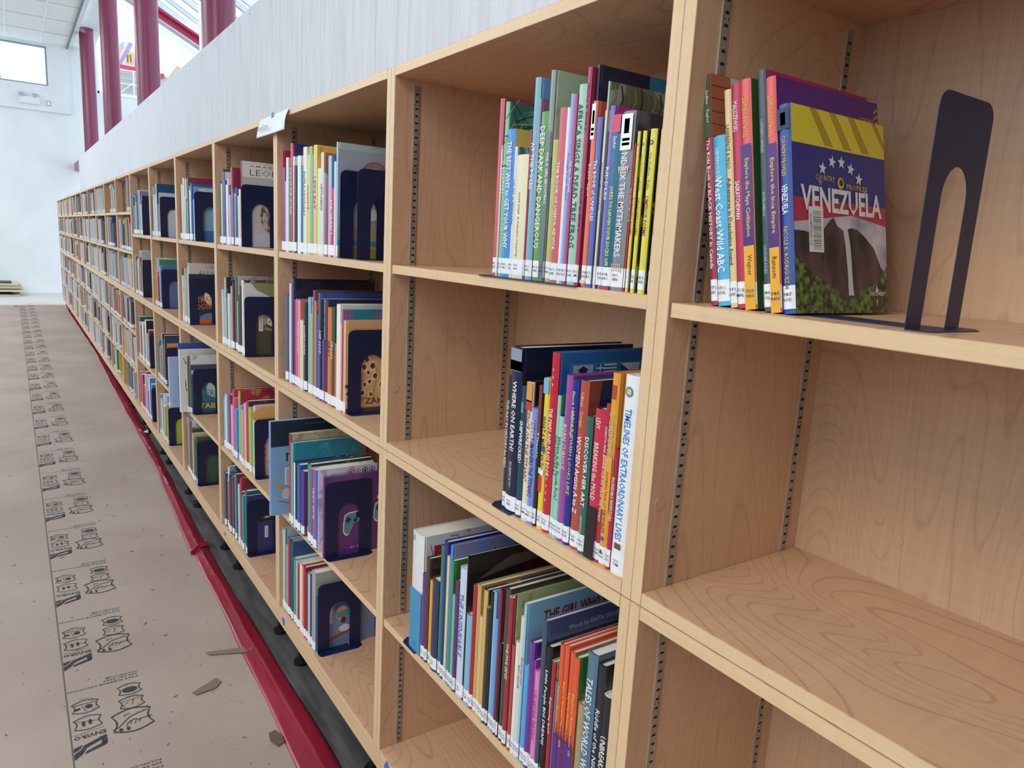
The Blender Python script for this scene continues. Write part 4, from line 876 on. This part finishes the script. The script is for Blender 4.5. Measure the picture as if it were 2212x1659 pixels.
ROWS['C1'] = (1.506, """
2595|10|12|339|2c3a34|26302c||d0d0d0
2585|10|12|308|e8e2a0|dcd890||404040
2575|20|12|368|e8eaea|c8cccc||909090
2556|17|12|305|e0d890|b8b070||504830
2539|12|12|334|c84860|b03c50||f0d8d8
2527|19|12|277|7c6c94|66587c||d8d0e4
2508|16|12|232|c4b8e0|a89cc8||504870
2492|21|12|307|f0ecec|c03840||704040
2471|23|12|277|3c8c5c|307048||e8f0e8
2448|25|12|348|d83464|2c3c6c|DOG VS THE WORLD|f8e8ee
2423|15|12|306|e4ece8|d8e0dc||304038
2408|24|12|277|384a3c|c07048||e8e0d0
2384|34|12|305|f0f0f2|e4e4e8||604860
2350|23|12|274|2484b0|1c7498||d8ecf4
2327|41|12|327|f0e8dc|e4dccc|EXTRAORDINARY|8c5c38
2286|20|12|302|e8e070|ccc458|COOKING UP|b04838
2266|22|12|325|b4cc50|9cb444|Cooking with Care|f4f4e8
2244|18|12|299|84acd8|6c94c0||f0f4f8
2226|32|12|325|f0cc58|ecc860|LET'S EAT|a85828
2195|37|12|256|d4e8e0|b8d4c8||203028
2157|21|12|299|f0e4c0|c46c60|VIETNAMESE|a04030
2136|16|12|241|5ca8cc|4890b4||f4f4f4
2120|17|12|234|c83850|303038||f0e0e0
2103|24|12|286|a8ccec|4c7cac||102c50
2080|28|12|194|d82858|b82048|ICE CREAM|f4e4ec
2051|11|12|268|f0f0f0|e0e0e0||606060
2040|8|12|320|c8e0dc|b0c8cc||406060
2032|3|12|301|5ca0e0|4888c8||f0f0f0
""")
ROWS['C2'] = (1.062, """
2507|34|12|299|4a6898|3c5480||d8e0ec
2472|15|12|299|e8b848|b03848||f0e8d8
2458|14|12|341|f0f0f0|c03c50||c04c60
2444|20|12|358|7c58a8|20243c||f0c080
2424|15|12|353|303c64|20243c||d0d4e4
2409|13|12|291|c83c6c|a83058||f0d8e0
2396|24|12|295|d86c94|5c84c0||501c34
2371|21|12|294|f0a0b4|e07840|WORLD OF FAIRY|fafafa
2351|31|12|230|ecdcbc|dccca4||b05040
2320|50|12|292|1c1c1e|b8b4b0|HOMETOWNS|e8e8e8
2270|24|12|311|84c4e8|e8e4d0||50803c
2246|19|12|264|b8c858|90b4c8||404c28
2226|16|12|337|8c5878|7c5440||f0c8a0
2210|17|12|306|e08850|7c5440||704020
2193|18|12|264|4860b4|3c5098||e4e8f4
2175|12|12|332|5c78b4|2c5cb0||e8ecf4
2163|27|12|316|20201e|a8b4d0|HIP HOP|e8e8e8
2136|15|12|193|7850a8|30a080||f0e8f8
2121|26|12|317|583448|261c3c||d8c0cc
2095|30|12|297|e87c40|2c8c8c|GRILL|402014
2065|25|12|298|3c5c44|304c38|Cheese|e8e8d8
2039|12|12|194|f05c34|f0eee8||f4e0d8
2027|30|12|313|f4f4f2|f0eee8||a0a0a0
1997|16|12|258|ecc48c|d8b07c||a06038
1981|14|12|301|b83c80|2484a0||f0d0e0
1967|17|12|272|ecc088|e0b078||805030
""")
ROWS['C3'] = (0.579, """
2401|23|-10|319|b82c4c|b8b48c||f0d8dc
2377|23|-10|294|68b4a8|2c8ca8||f0f0f0
2354|21|-10|231|f0f0f0|141414||202020
2333|21|-10|234|1c2438|202c50||d8dce8
2312|31|-10|237|2460b4|1c50a0||f4f4f4
2282|69|-10|224|5c2c7c|6c3484||f0b840
2213|29|-10|266|34a08c|181c20||e8f0ec
2184|28|-10|258|c02c48|d8dce4||f0d8dc
2156|49|-10|266|6c68c8|f0f0f2|VIDEO GAME|e8e4f8
""")
ROWS['C4'] = (0.188, """
2565|20|8|253|24443c|30584c||e0e8e4
2544|40|8|311|b8d4d8|a8c8cc||304848
2505|12|8|326|4c7c6c|a8c8cc||e8e8e0
2493|19|8|268|d8a070|c08c60||503020
2474|23|8|300|8c3c6c|241c24||f0d8e8
2451|19|8|303|241820|181418||e0d0d8
2432|17|8|304|2c5c94|244c7c||e0e8f0
2415|30|8|249|50a868|409058||f0f4f0
2385|16|8|248|a8d4ec|8cbcd8||203850
2369|22|8|249|c82434|e8e8e8||f4e8e8
2347|28|8|255|f0ecea|d8d4d0||202020
2319|21|8|257|f08c4c|d87838||f4e8e0
2298|22|8|263|b02c40|98283c||f0d8dc
2276|17|8|251|602c58|502448||e8d8e8
2259|22|8|253|ccd0d0|1c4448||303030
2237|23|8|256|303c7c|28346c||d8dcf4
2214|42|8|283|a8b0ac|b8c0b8||505858
""")

PLACE = {'A1': 'on the nearest shelf, beside the lone bookend', 'B1': 'on the poetry shelf', 'B2': 'on the shelf below the poetry', 'B3': 'on the long low biography row', 'C1': 'on shelf under Non-Fiction sign', 'C2': 'on second shelf under Non-Fiction sign', 'C3': 'on third shelf under Non-Fiction sign', 'C4': 'on bottom shelf under Non-Fiction sign'}
GRP = {'A1': 'country books on the nearest shelf', 'B1': 'poetry books on the top shelf', 'B2': 'history books on the second shelf', 'B3': 'thin books on the long low row', 'C1': 'books on the top shelf under the sign', 'C2': 'books on the second shelf under the sign', 'C3': 'books on the third shelf under the sign', 'C4': 'books on the bottom shelf under the sign'}
CALLS = {'A1': ['971 SAD', '971.1 HOD', '971 LAW', '971.24 MAL', '972.81 WAG', '980 COL', '985 RAN', '987 ROD'],
         'B2': ['904 DIS', '910 WHE', '910 SAN', '910 SIM', '910 MES', '910 BER', '912 GAL', '912 PIL', '920 LIU', '920 QUI', '920 BOR', '920 KLE', '920 LAB', '920 LEI', '920 LEV', '920 NER', '920 THO', '920 PRO', '920.02 TIM'],
         'B1': ['808.1 SZ', '811 POE', '811 ATT', '808.53 WHY', '808 BUR', '811.8 HOP', '811 FRI', '811 VAN', '811 VAN', '811 VAN', '811 HAR', '811 BAR', '811 BAR', '811 SIN', '811 GOO', '811 SCH', '811 CLA', '811 SMI', '811 SMI', '811 ENG', '811 LEV', '811 WAL', '811 MAN', '818 HOD', '818 CHA', '818 EAU', '829.9 HEN', '821 MOR', '821 VAN', '821 VAN', '821 VAN', '821 VAN']}
NOTITLE = ('NDRIX', 'NEWTON', 'BOOK OF CAN', 'Bravo', 'JEANNE', 'Barone', 'MARIE')
TPOS = {('A1', 0): (.72, .56, .8), ('A1', 1): (.76, .56, 1.0), ('A1', 2): (.60, .40, .8), ('A1', 3): (.57, .17, .8), ('A1', 4): (.66, .34, .8), ('A1', 6): (.66, .32, .8), ('A1', 7): (.62, .14, .75), ('A1', 5): (.50, .10, .5),
        ('B2', 18): (.84, .66, .8), ('B2', 1): (.80, .42, .75), ('B2', 16): (.50, .32, .6), ('B2', 12): (.68, .46, .8), ('B2', 13): (.85, .50, .9), ('B2', 14): (.78, .38, .7), ('B2', 7): (.70, .38, .75), ('B1', 26): (.775, .58, .8), ('B1', 25): (.60, .46, .8), ('B1', 5): (.70, .52, .4),
        ('B1', 28): (.60, .24, .75), ('B1', 29): (.60, .24, .75), ('B1', 30): (.60, .24, .75), ('B1', 31): (.60, .24, .75), ('B1', 17): (.46, .2, .8), ('B1', 10): (.62, .24, .8), ('B1', 12): (.70, .5, .6)}
_VO = (('Van Oosbree / Kable', .86, .22, .45, '8c9040'),)
EXTRA = {('A1', 0): (('Sadlier · Taylor', .93, .14, .5, 'e8ece0'),), ('A1', 1): (('DEBORAH HODGE', .93, .18, .28, 'f0f8fa'),), ('A1', 2): (('LAWRENCE & NGO', .84, .20, .5, '6c6450'),), ('A1', 3): (('MALISZEWSKI', .92, .13, .5, 'f4e4e8'),),
         ('A1', 4): (('LIGHTNING BOLT BOOKS', .92, .17, .45, 'f4c050'), ('Wagner', .24, .09, .5, '402810')), ('A1', 6): (('LIGHTNING BOLT BOOKS', .92, .17, .45, 'f4c050'), ('Ransom', .24, .09, .5, '402810')), ('A1', 5): (('CONTINENTS UNIVERSED', .80, .14, .35, 'c0c4c8'), ('COLSON AND BURGESS', .28, .12, .35, 'c0c4c8')),
         ('A1', 7): (('COUNTRY PROFILES', .85, .19, .35, 'e0c040'), ('NICOLE K. RODRIGUEZ M', .42, .30, .35, 'e0c040')),
         ('B2', 18): (), ('B2', 1): (('GEOGRAPHY AS YOU', .32, .16, .2, 'e0e0e4'), ("NEVER SEEN IT BEFORE!", .32, .16, .0, 'e0e0e4')), ('B2', 14): (('LEVY', .94, .07, .45, 'f2dcd8'),), ('B2', 12): (('LaBarge · Corrigan', .93, .20, .4, 'f0c8a0'),), ('B2', 11): (('Klenrock  Pritchard  Gottlieb', .93, .26, .4, 'e8e0c0'),), ('B2', 13): (('LEIBOWITZ & ROGERS', .28, .18, .3, 'c8d8d4'),), ('B2', 16): (('SCIENTISTS', .80, .28, .6, 'b8b8a0'),), ('B2', 4): (('KATE MESSNER', .90, .16, .4, 'f0f4ff'),), ('B2', 2): (('SANDLER', .88, .08, .4, 'c0d0d8'),), ('B2', 0): (),
         ('B1', 17): (('Charles R. Smith Jr.', .93, .22, .6, '501028'),), ('B1', 26): (), ('B1', 25): (('Seuter', .88, .07, .4, 'f0f0f0'),), ('B1', 28): _VO, ('B1', 29): _VO, ('B1', 30): _VO, ('B1', 31): _VO, ('B1', 5): ()}
EXTRA[('B2', 1)] = EXTRA[('B2', 1)][:1]
SKIPB = {('B1', 17): (950, 11, 12), ('B1', 18): (938, 6, 21), ('B1', 19): (931, 12, 12), ('B1', 21): (905, 3.6, 20), ('B1', 20): (919, 13.5, 12), ('A1', 4): (610, 17, 30)}
for key, (zs, tbl) in ROWS.items():
    rows = [l.split('|') for l in tbl.strip().split('\n')]
    rr = random.Random(key)
    for i, (y, th, x, h, sp, cv, ti, tc) in enumerate(rows):
        y, th, x, h = int(y) / 1000, int(th) / 1000, int(x) / 1000, int(h) / 1000
        w = min(.30, h * rr.uniform(.76, .86)) if h > .24 else h * rr.uniform(.74, .95)
        if (key, i) in SKIPB: y, th, x = (v / 1000 for v in SKIPB[(key, i)])
        lean = 0.0; gap = .0006
        if key == 'A1': lean = -.175; h = h * .985; w = {7: .212, 6: .232, 5: .232, 0: .225}.get(i, .2)
        if key == 'B1' and i >= 28: gap = .0072; x += .001
        if key == 'B2' and i == 1: w = .275
        if key == 'B2' and i == 7: w = .285
        if key == 'B3' and i == 0: w = .27
        if key == 'C1' and i == 27: w = .25; th = .006
        if key == 'C2' and i == 25: w = .22
        x += rr.uniform(-.0015, .002)
        th2 = min(th, .036 if key not in ('B1', 'B2', 'A1', 'B3') else .06) - gap
        col = cname(sp); size = 'thick' if th > .025 else 'thin' if th < .012 else 'tall' if h > .3 else 'small' if h < .24 else 'slim'
        if ti and not any(n in ti for n in NOTITLE) and len(ti.split()) < 6: lb = '%s book titled %s, %s from left %s' % (col, ti, ordn(i), PLACE[key])
        else: lb = '%s %s book, %s from left %s' % (size, col, ordn(i), PLACE[key])
        lb = ' '.join(lb.split()[:16])
        cl = CALLS.get(key); call = tuple(cl[i].split()) if cl else (str(rr.choice((398, 523, 599, 636, 641, 741, 796, 920, 921))), ''.join(rr.choice('ABCDEGHLMNORSTW') for _ in range(3)))
        if (key == 'B1' and i in (18, 21)): call = None
        aw = ARTS.get((key, i))
        if ti.startswith('THE GIRL WHO'): aw = art_thegirl
        if ti.startswith('Explore Ancient'): aw = art_explore
        if key == 'B3' and sp == '42506c': aw = art_yasuda
        if ti.startswith('Riddle'): aw = art_ships
        tp = TPOS.get((key, i)); ex = EXTRA.get((key, i), ())
        book(x, y, zs + (.0016 if key in ('B1',) and i < 12 else 0), th2, h, w, sp, cv, lb, GRP[key], ti, tc or 'f0f0f0', call, lean, aw, plain=(key in ('A1', 'B2') or i in ()), detail=key[0] in 'AB', tpos=tp, extra=ex)
# books with their front covers standing proud of the shelf
book(-.052, 2.492, .579, .02, .345, .27, '7ca8dc', '8cb4e0', 'big light blue picture book with dark top, jutting out below the Non-Fiction sign', GRP['C3'], '', 'f0f0f0', None, 0, art_m)
book(-.012, 2.062, .579, .012, .262, .22, '8c3c98', '7c4498', 'purple game book with blue controllers, pressed behind the bookend', GRP['C3'], '', 'f0f0f0', None, 0, art_game)
book(.05, 2.165, .188, .01, .15, .14, 'e8e8e8', 'e0e0dc', 'small white book standing in front of the bookend on the bottom shelf', GRP['C4'], '', '', None) if False else None

# the next two bays, one tuple per compartment: (bay, row, books, run end y, palette, tall-cover art)
PALS = {'a': '2c6a48 e8e8ec 3c64b0 c8d8e8 c84860 8c6c98 e8dcb8 48708c f0f0f0 205080 b8c4cc 903048',
        'b': '2c4868 f0f0f4 5878b0 e0a840 88a0b8 3c8c78 c03850 d8dce0 24282c 9c8cb4 e8e4d0 4c90b8',
        'c': '30383c b8c4c0 8c3444 e4e0dc 5c6c58 c8b898 20242c 986c5c a8b4bc 3c5c4c e0e4e8 7c2c3c',
        'd': '20646c d84868 2c8c84 384c88 c83c50 4cb0a8 1c5470 8c2c40 e8c840 2c98a0 303c60 d4d8dc',
        'e': 'f0f0f0 c83858 7cb0e0 e8b0d0 d8689c a8c850 30343c 4c94d8 e8a848 b02c44 f4ecd8 8cc4c0'}
BE = {}          # run ends
COMP = [('D', 1, 18, 3.070, 'a', art_cat), ('D', 2, 16, 3.045, 'c', art_sloth), ('D', 3, 19, 2.915, 'e', art_pinkfl), ('D', 4, 16, 3.050, 'd', art_monkey),
        ('E', 1, 14, 3.975, 'a', art_sea), ('E', 2, 12, 4.165, 'c', art_croc), ('E', 3, 4, 4.120, 'c', art_gator), ('E', 4, 10, 4.075, 'c', None),
        ('F', 1, 11, 5.00, 'a', None), ('F', 2, 12, 5.03, 'b', None), ('F', 3, 13, 4.945, 'b', None), ('F', 4, 10, 4.95, 'e', None),
        ('G', 1, 12, 5.74, 'b', None), ('G', 2, 12, 5.84, 'c', None), ('G', 3, 12, 5.63, 'c', None), ('G', 4, 11, 5.63, 'e', None)]
ZROW = {1: 1.506, 2: ZM + .0221, 3: .579, 4: .188}
YTOP = {'D': POSTS[4] - T - .006, 'E': POSTS[5] - T - .006, 'F': POSTS[6] - T - .006, 'G': POSTS[7] - T - .006}
WHERE = {('D', 1): 'beside the LEO cat cover', ('D', 2): 'above the sloth bookend shelf end', ('D', 3): 'beside the pink flower cover', ('D', 4): 'on bottom shelf with dark blue cover', ('E', 1): 'beside the SEA cover', ('E', 2): 'beside the orange lettered crocodile cover', ('E', 3): 'by the jutting white V book', ('E', 4): 'under the jutting white V book', ('F', 1): '', ('F', 2): '', ('F', 3): '', ('F', 4): '', ('G', 1): '', ('G', 2): '', ('G', 3): '', ('G', 4): ''}
WHERE[('D', 2)] = 'beside the sloth cover'
stuff = MB()
def sbook(y, th, x, h, w, z, sp, cv, lean=0, tag_=True):
    """plain little book for the far rows"""
    c, s = math.cos(lean), math.sin(lean)
    def q(p): return (p[0], y + p[1] * c - p[2] * s, z + abs(s) * th * (1 if lean > 0 else 0) + p[1] * s + p[2] * c)
    n = len(stuff.v); pts = [(x, 0, 0), (x + w, 0, 0), (x + w, -th, 0), (x, -th, 0)]; P = pts + [(a, b_, h) for a, b_, _ in pts]
    stuff.v += [q(p) for p in P]; ms, mc = mat(sp, .4, .2), mat(cv, .4, .2)
    for f, m in (((0, 1, 2, 3), mc), ((4, 7, 6, 5), M_PAGE), ((0, 4, 5, 1), mc), ((1, 5, 6, 2), M_PAGE), ((2, 6, 7, 3), mc), ((3, 7, 4, 0), ms)): stuff.f.append(tuple(n + k for k in f)); stuff.m.append(stuff.mi(m))
    if tag_:
        e = .0008; stuff.face([q((x - e, 0, .006)), q((x - e, -th - .0, .006)), q((x - e, -th, .034)), q((x - e, 0, .034))], M_WHITE); stuff.face([q((x, -th - e, .006)), q((x + .012, -th - e, .006)), q((x + .012, -th - e, .034)), q((x, -th - e, .034))], M_WHITE)
for bay, row_, n, yend, pal, art in COMP:
    z = ZROW[row_]; P = PALS[pal].split(); rr = random.Random(bay + str(row_) + 'x'); ya = YTOP[bay] if (bay, row_) != ('E', 3) else 4.176
    ws = [rr.uniform(.6, 1.5) for _ in range(n)]; tot = sum(ws); run = ya - yend; y = ya
    tall = sorted(rr.sample(range(n - 1), min(3, n - 1)))
    for i in range(n):
        th = ws[i] / tot * run; h = rr.uniform(.20, .29); last = i == n - 1
        if i in tall: h = rr.uniform(.29, .33)
        if last: h = .268 if art not in (art_cat, art_sloth, art_pinkfl) else (.335 if art is art_cat else .30)
        sp = rr.choice(P); cv = rr.choice(P) if i in tall or last else sp
        if art is art_pinkfl and last: sp = 'f0d0d0'
        w = min(.29, h * rr.uniform(.78, .9)); x = .012 + rr.uniform(-.004, .006)
        if last: w = .25
        if row_ == 3 and bay == 'E': x = -.012 + .004 * i
        if art is art_croc and i == n - 2: pass
        if bay in 'DE':
            a = art if last else (art_alli if (art is art_croc and i == n - 2) else None)
            if a is art_alli: h = .325; w = .26; sp = 'd4d2cc'
            lb = '%s %s book, %s from left %s' % ('tall' if h > .29 else 'thin' if th < .028 else 'slim', cname(sp), ordn(i), WHERE[(bay, row_)])
            book(x, y, z, min(th, .034) - .0006 if not last else min(th, .02), h, w, sp, cv, lb, 'books in the bays left of the sign', '', 'f0f0f0', (str(rr.choice((590, 597, 599, 636))), 'ABC'), 0, a, detail=False)
        else: sbook(y, th * .93, x, h, w, z, sp, cv)
        y -= th
book(-.045, 4.205, .579, .022, .345, .25, 'e9e9e4', 'e4e4de', 'big white picture book lettered V with dark oval, jutting out', 'books in the bays left of the sign', '', '', None, 0, art_v)
book(-.04, 4.25, .579, .025, .372, .30, '2c50a0', '3058a8', 'tall dark blue book behind the jutting white V book', 'books in the bays left of the sign', '', '', None)
book(-.078, 4.335, .579, .02, .285, .22, 'b8c8e0', 'b0c4e4', 'light blue book jutting out left of the white V book', 'books in the bays left of the sign', '', '', ('599', 'ABC'))
# far bays: closely packed rows with dull plastic jackets
FP = 'b4aeb0 8c8890 6c6872 a8a0a4 585860 c8c4c4 7c6e74 9c8f88 40445c dcdadc 8a9a9a 5c2c3c 30406c b49c8c 7c8078 e4e4e4 a0a8b8 484048'.split()
FPC = 'b02c44 2c4c9c e8c838 3c7c5c 64a0c0 d06038'.split()
ZFAR = [1.67, 1.37, ZM + .0221, .75, .455, .188]
rr = random.Random(21)
for bi in range(7, 18):
    if bi >= len(POSTS) - 1: break
    ylo, yhi = POSTS[bi] + T + .004, POSTS[bi + 1] - T - .004
    for ri, z in enumerate(ZFAR):
        hmax = (ZT - .025 if ri == 0 else ZM - .03 if ri == 3 else ZFAR[ri - 1] - .024) - z - .008
        y = yhi - rr.choice((0, 0, 0, .05, .25)) if not (bi == 7 and ri == 0) else ylo + .25
        stop = ylo + rr.choice((.01, .01, .1, .25, .4)) if bi != 7 or ri else ylo + .1
        while y > stop + .03:
            th = rr.uniform(.014, .04); h = rr.uniform(.19, min(.285, hmax)); c = rr.choice(FPC if (bi < 9 and rr.random() < .35) else FP)
            r_ = rr.random()
            if r_ < .11 and y - stop > .12:
                sbook(y - .10, .006, .0, min(.25, hmax), .18, z, 'f4f4f2', 'f0f0ee', -.22, False); y -= .11
            else: sbook(y, th * .94, .012 + rr.uniform(-.006, .01), h, .17, z, c, c); y -= th
so = stuff.obj('distant_books'); tag(so, 'dense rows of small dull-jacketed books filling the far bays', 'books', kind='stuff')

# ================================================================ bookends
def bookend_meshes(w, h, arch_h):
    t = .0012; r_ = .018; cu = w * .5; aw = w * .235; n = 10
    out = [(0, 0), (w * .5 - aw, 0)] + [(w * .5 - aw, arch_h - aw)] + [(cu - aw * math.cos(math.pi * k / n), arch_h - aw + aw * math.sin(math.pi * k / n) * 1.2) for k in range(1, n)] + [(w * .5 + aw, arch_h - aw), (w * .5 + aw, 0), (w, 0), (w, h - r_)]
    out += [(w - r_ + r_ * math.cos(math.pi / 2 * k / 5), h - r_ + r_ * math.sin(math.pi / 2 * k / 5)) for k in range(1, 6)]
    out += [(r_ - r_ * math.sin(math.pi / 2 * k / 5), h - r_ + r_ * math.cos(math.pi / 2 * k / 5)) for k in range(0, 6)]
    up = MB(); up.prism(out, -t, 0, 1, M_NAVY)
    fl = MB(); q = .028; fl.prism([(0, 0), (0, -q + .008), (.006, -q), (w - .02, -q - .004), (w, -q + .008), (w, 0)], 0, t, 2, M_NAVY)
    tg = MB(); L = arch_h * .9; tg.prism([(cu - aw, -.001), (cu + aw, -.001), (cu + aw, L - aw)] + [(cu + aw * math.cos(math.pi * k / n), L - aw + aw * math.sin(math.pi * k / n)) for k in range(1, n)] + [(cu - aw, L - aw)], 0, t, 2, M_NAVY)
    return up.mesh('upright_plate', .0004), fl.mesh('foot_flange', .0003), tg.mesh('base_tongue', .0003)
BM = {'a': bookend_meshes(.118, .245, .168), 'b': bookend_meshes(.152, .245, .165)}
def bookend(kind, x, y, z, label, rot=0):
    r = empty('bookend', (x, y, z), (0, 0, rot)); tag(r, label, 'bookend', 'navy metal bookends')
    for nm, me in zip(('upright_plate', 'foot_flange', 'base_tongue'), BM[kind]): link(nm, me, r)
bookend('a', .026, .40, 1.5, 'dark blue metal bookend standing alone on the nearest shelf')
bookend('b', .02, 2.018, 1.506, 'left of the two overlapping navy bookends on the top shelf under the sign')
bookend('b', .03, 1.918, 1.506, 'right of the two overlapping navy bookends, against the post under the sign')
bookend('b', .02, 1.944, ZROW[2], 'navy bookend holding the tan flower cover, second shelf under the sign')
bookend('b', -.006, 2.047, .579, 'navy bookend in front of the purple game-controller cover')
bookend('b', .014, 2.165, .188, 'navy bookend before the skiing child cover on the bottom shelf')
for bay, row_, n, yend, pal, art in COMP:
    lbl = {('D', 1): 'navy bookend framing the cat cover', ('D', 2): 'navy bookend framing the sloth cover', ('D', 3): 'navy bookend framing the pink flower cover', ('D', 4): 'navy bookend framing the dark blue animal cover on the bottom shelf', ('E', 1): 'navy bookend beside the SEA cover', ('E', 2): 'navy bookend framing the orange lettered TWATER OCODILE cover', ('E', 3): 'navy bookend right of the jutting white V book', ('E', 4): 'navy bookend below the jutting white V book'}
    lb = lbl.get((bay, row_), 'small navy bookend, %s row down, %s bay left of the Non-Fiction sign' % (ORDN[row_ - 1], {'F': 'third', 'G': 'fourth'}.get(bay)))
    bookend('b', .012, yend - .004, ZROW[row_], lb)
# flat bookend feet showing under the left ends of the rows in the second bay
for y, z, x, lb in ((1.222, 1.506, -.001, 'dark bookend foot under the left poetry books'), (1.13, ZROW[2], -.003, 'navy bookend foot peeping out left of the atlas books'), (1.497, .579, -.004, 'navy bookend foot at the left end of the long low row')):
    r = empty('bookend', (x, y, z), (0, 0, 0)); tag(r, lb, 'bookend', 'navy metal bookends')
    mb = MB(); L = .30 if z > 1.4 else .06
    mb.prism([(0.0, .0), (.006, .008), (.018, .016), (.12, .016), (.13, 0), (.13, -L), (0.0, -L)], 0, .0012, 2, M_NAVY); link('base_plate', mb.mesh('base_plate'), r)
    mb = MB(); mb.prism([(.045, 0), (.15, 0), (.15, .20), (.13, .22), (.065, .22), (.045, .20)], .003, .0042, 1, M_NAVY); link('upright_plate', mb.mesh('upright_plate'), r)
# ================================================================ paper sign and tape flags
mb = MB(); mb.mi(M_PAPER); n = 14; m_ = 10
for j in range(m_ + 1):
    v = j / m_
    for i in range(n + 1):
        u = i / n; y = 2.728 - .322 * u - .006 * math.sin(math.pi * v) * (1 if u > .5 else -1) * abs(u - .5) * 2; z = 1.953 + .003 * u - (.062 + .003 * u) * v
        mb.v.append((-.0035 - .014 * v ** 2 - .012 * (abs(u - .55) * 2) ** 2 * math.sin(math.pi * min(1, v * 1.0)) * (1 if u > .5 else .3), y, z))
for j in range(m_):
    for i in range(n): k = j * (n + 1) + i; mb.f.append((k, k + 1, k + n + 2, k + n + 1)); mb.m.append(0)
sg = mb.obj('paper_sign', smooth=True); tag(sg, 'curling white paper sign reading Non-Fiction taped to the bookcase top edge', 'sign')
md = sg.modifiers.new('thick', 'SOLIDIFY'); md.thickness = .0004
tb = MB(); put_text(tb, 'Non-Fiction', (-.0225, 2.700, 1.908), (0, -1, 0), (.16, 0, .98), .125, .022, mat('60646c', .8), bold=.004, fit=False); raw_obj(tb, 'printed_words', sg)
mb = MB(); mb.prism([(2.588, 1.946), (2.565, 1.949), (2.562, 1.961), (2.567, 1.965), (2.574, 1.960), (2.580, 1.965), (2.585, 1.962)], -.0055, -.0045, 0, mat('4c9c80', .6)); tag(mb.obj('green_tape'), 'small torn green tape holding the Non-Fiction paper sign', 'tape')
for i, (pts, lb) in enumerate((([(2.508, .160), (2.485, .166), (2.478, .152), (2.482, .138), (2.496, .146)], 'torn blue tape flag on the bookcase base below the controller books'), ([(1.592, .168), (1.578, .188), (1.566, .176), (1.560, .150), (1.572, .140), (1.594, .150)], 'torn blue tape flag on the base nearest the frame bottom'), ([(3.405, .168), (3.385, .166), (3.39, .150), (3.40, .152)], 'tiny grey-blue tape flag on the base two bays back'))):
    mb = MB(); mb.prism(pts, -.0022, -.0006, 0, mat('3c78d0' if i < 2 else '7c8cb0', .6)); tag(mb.obj('tape_flag'), lb, 'tape', 'tape flags on the bookcase bases')
mb = MB(); mb.box((-.0016, 6.95, 1.944), (-.0004, 7.06, 1.952), mat('7ca088', .6)); tag(mb.obj('green_tape'), 'tiny green tape strip on the top edge of the far bookcases', 'tape')
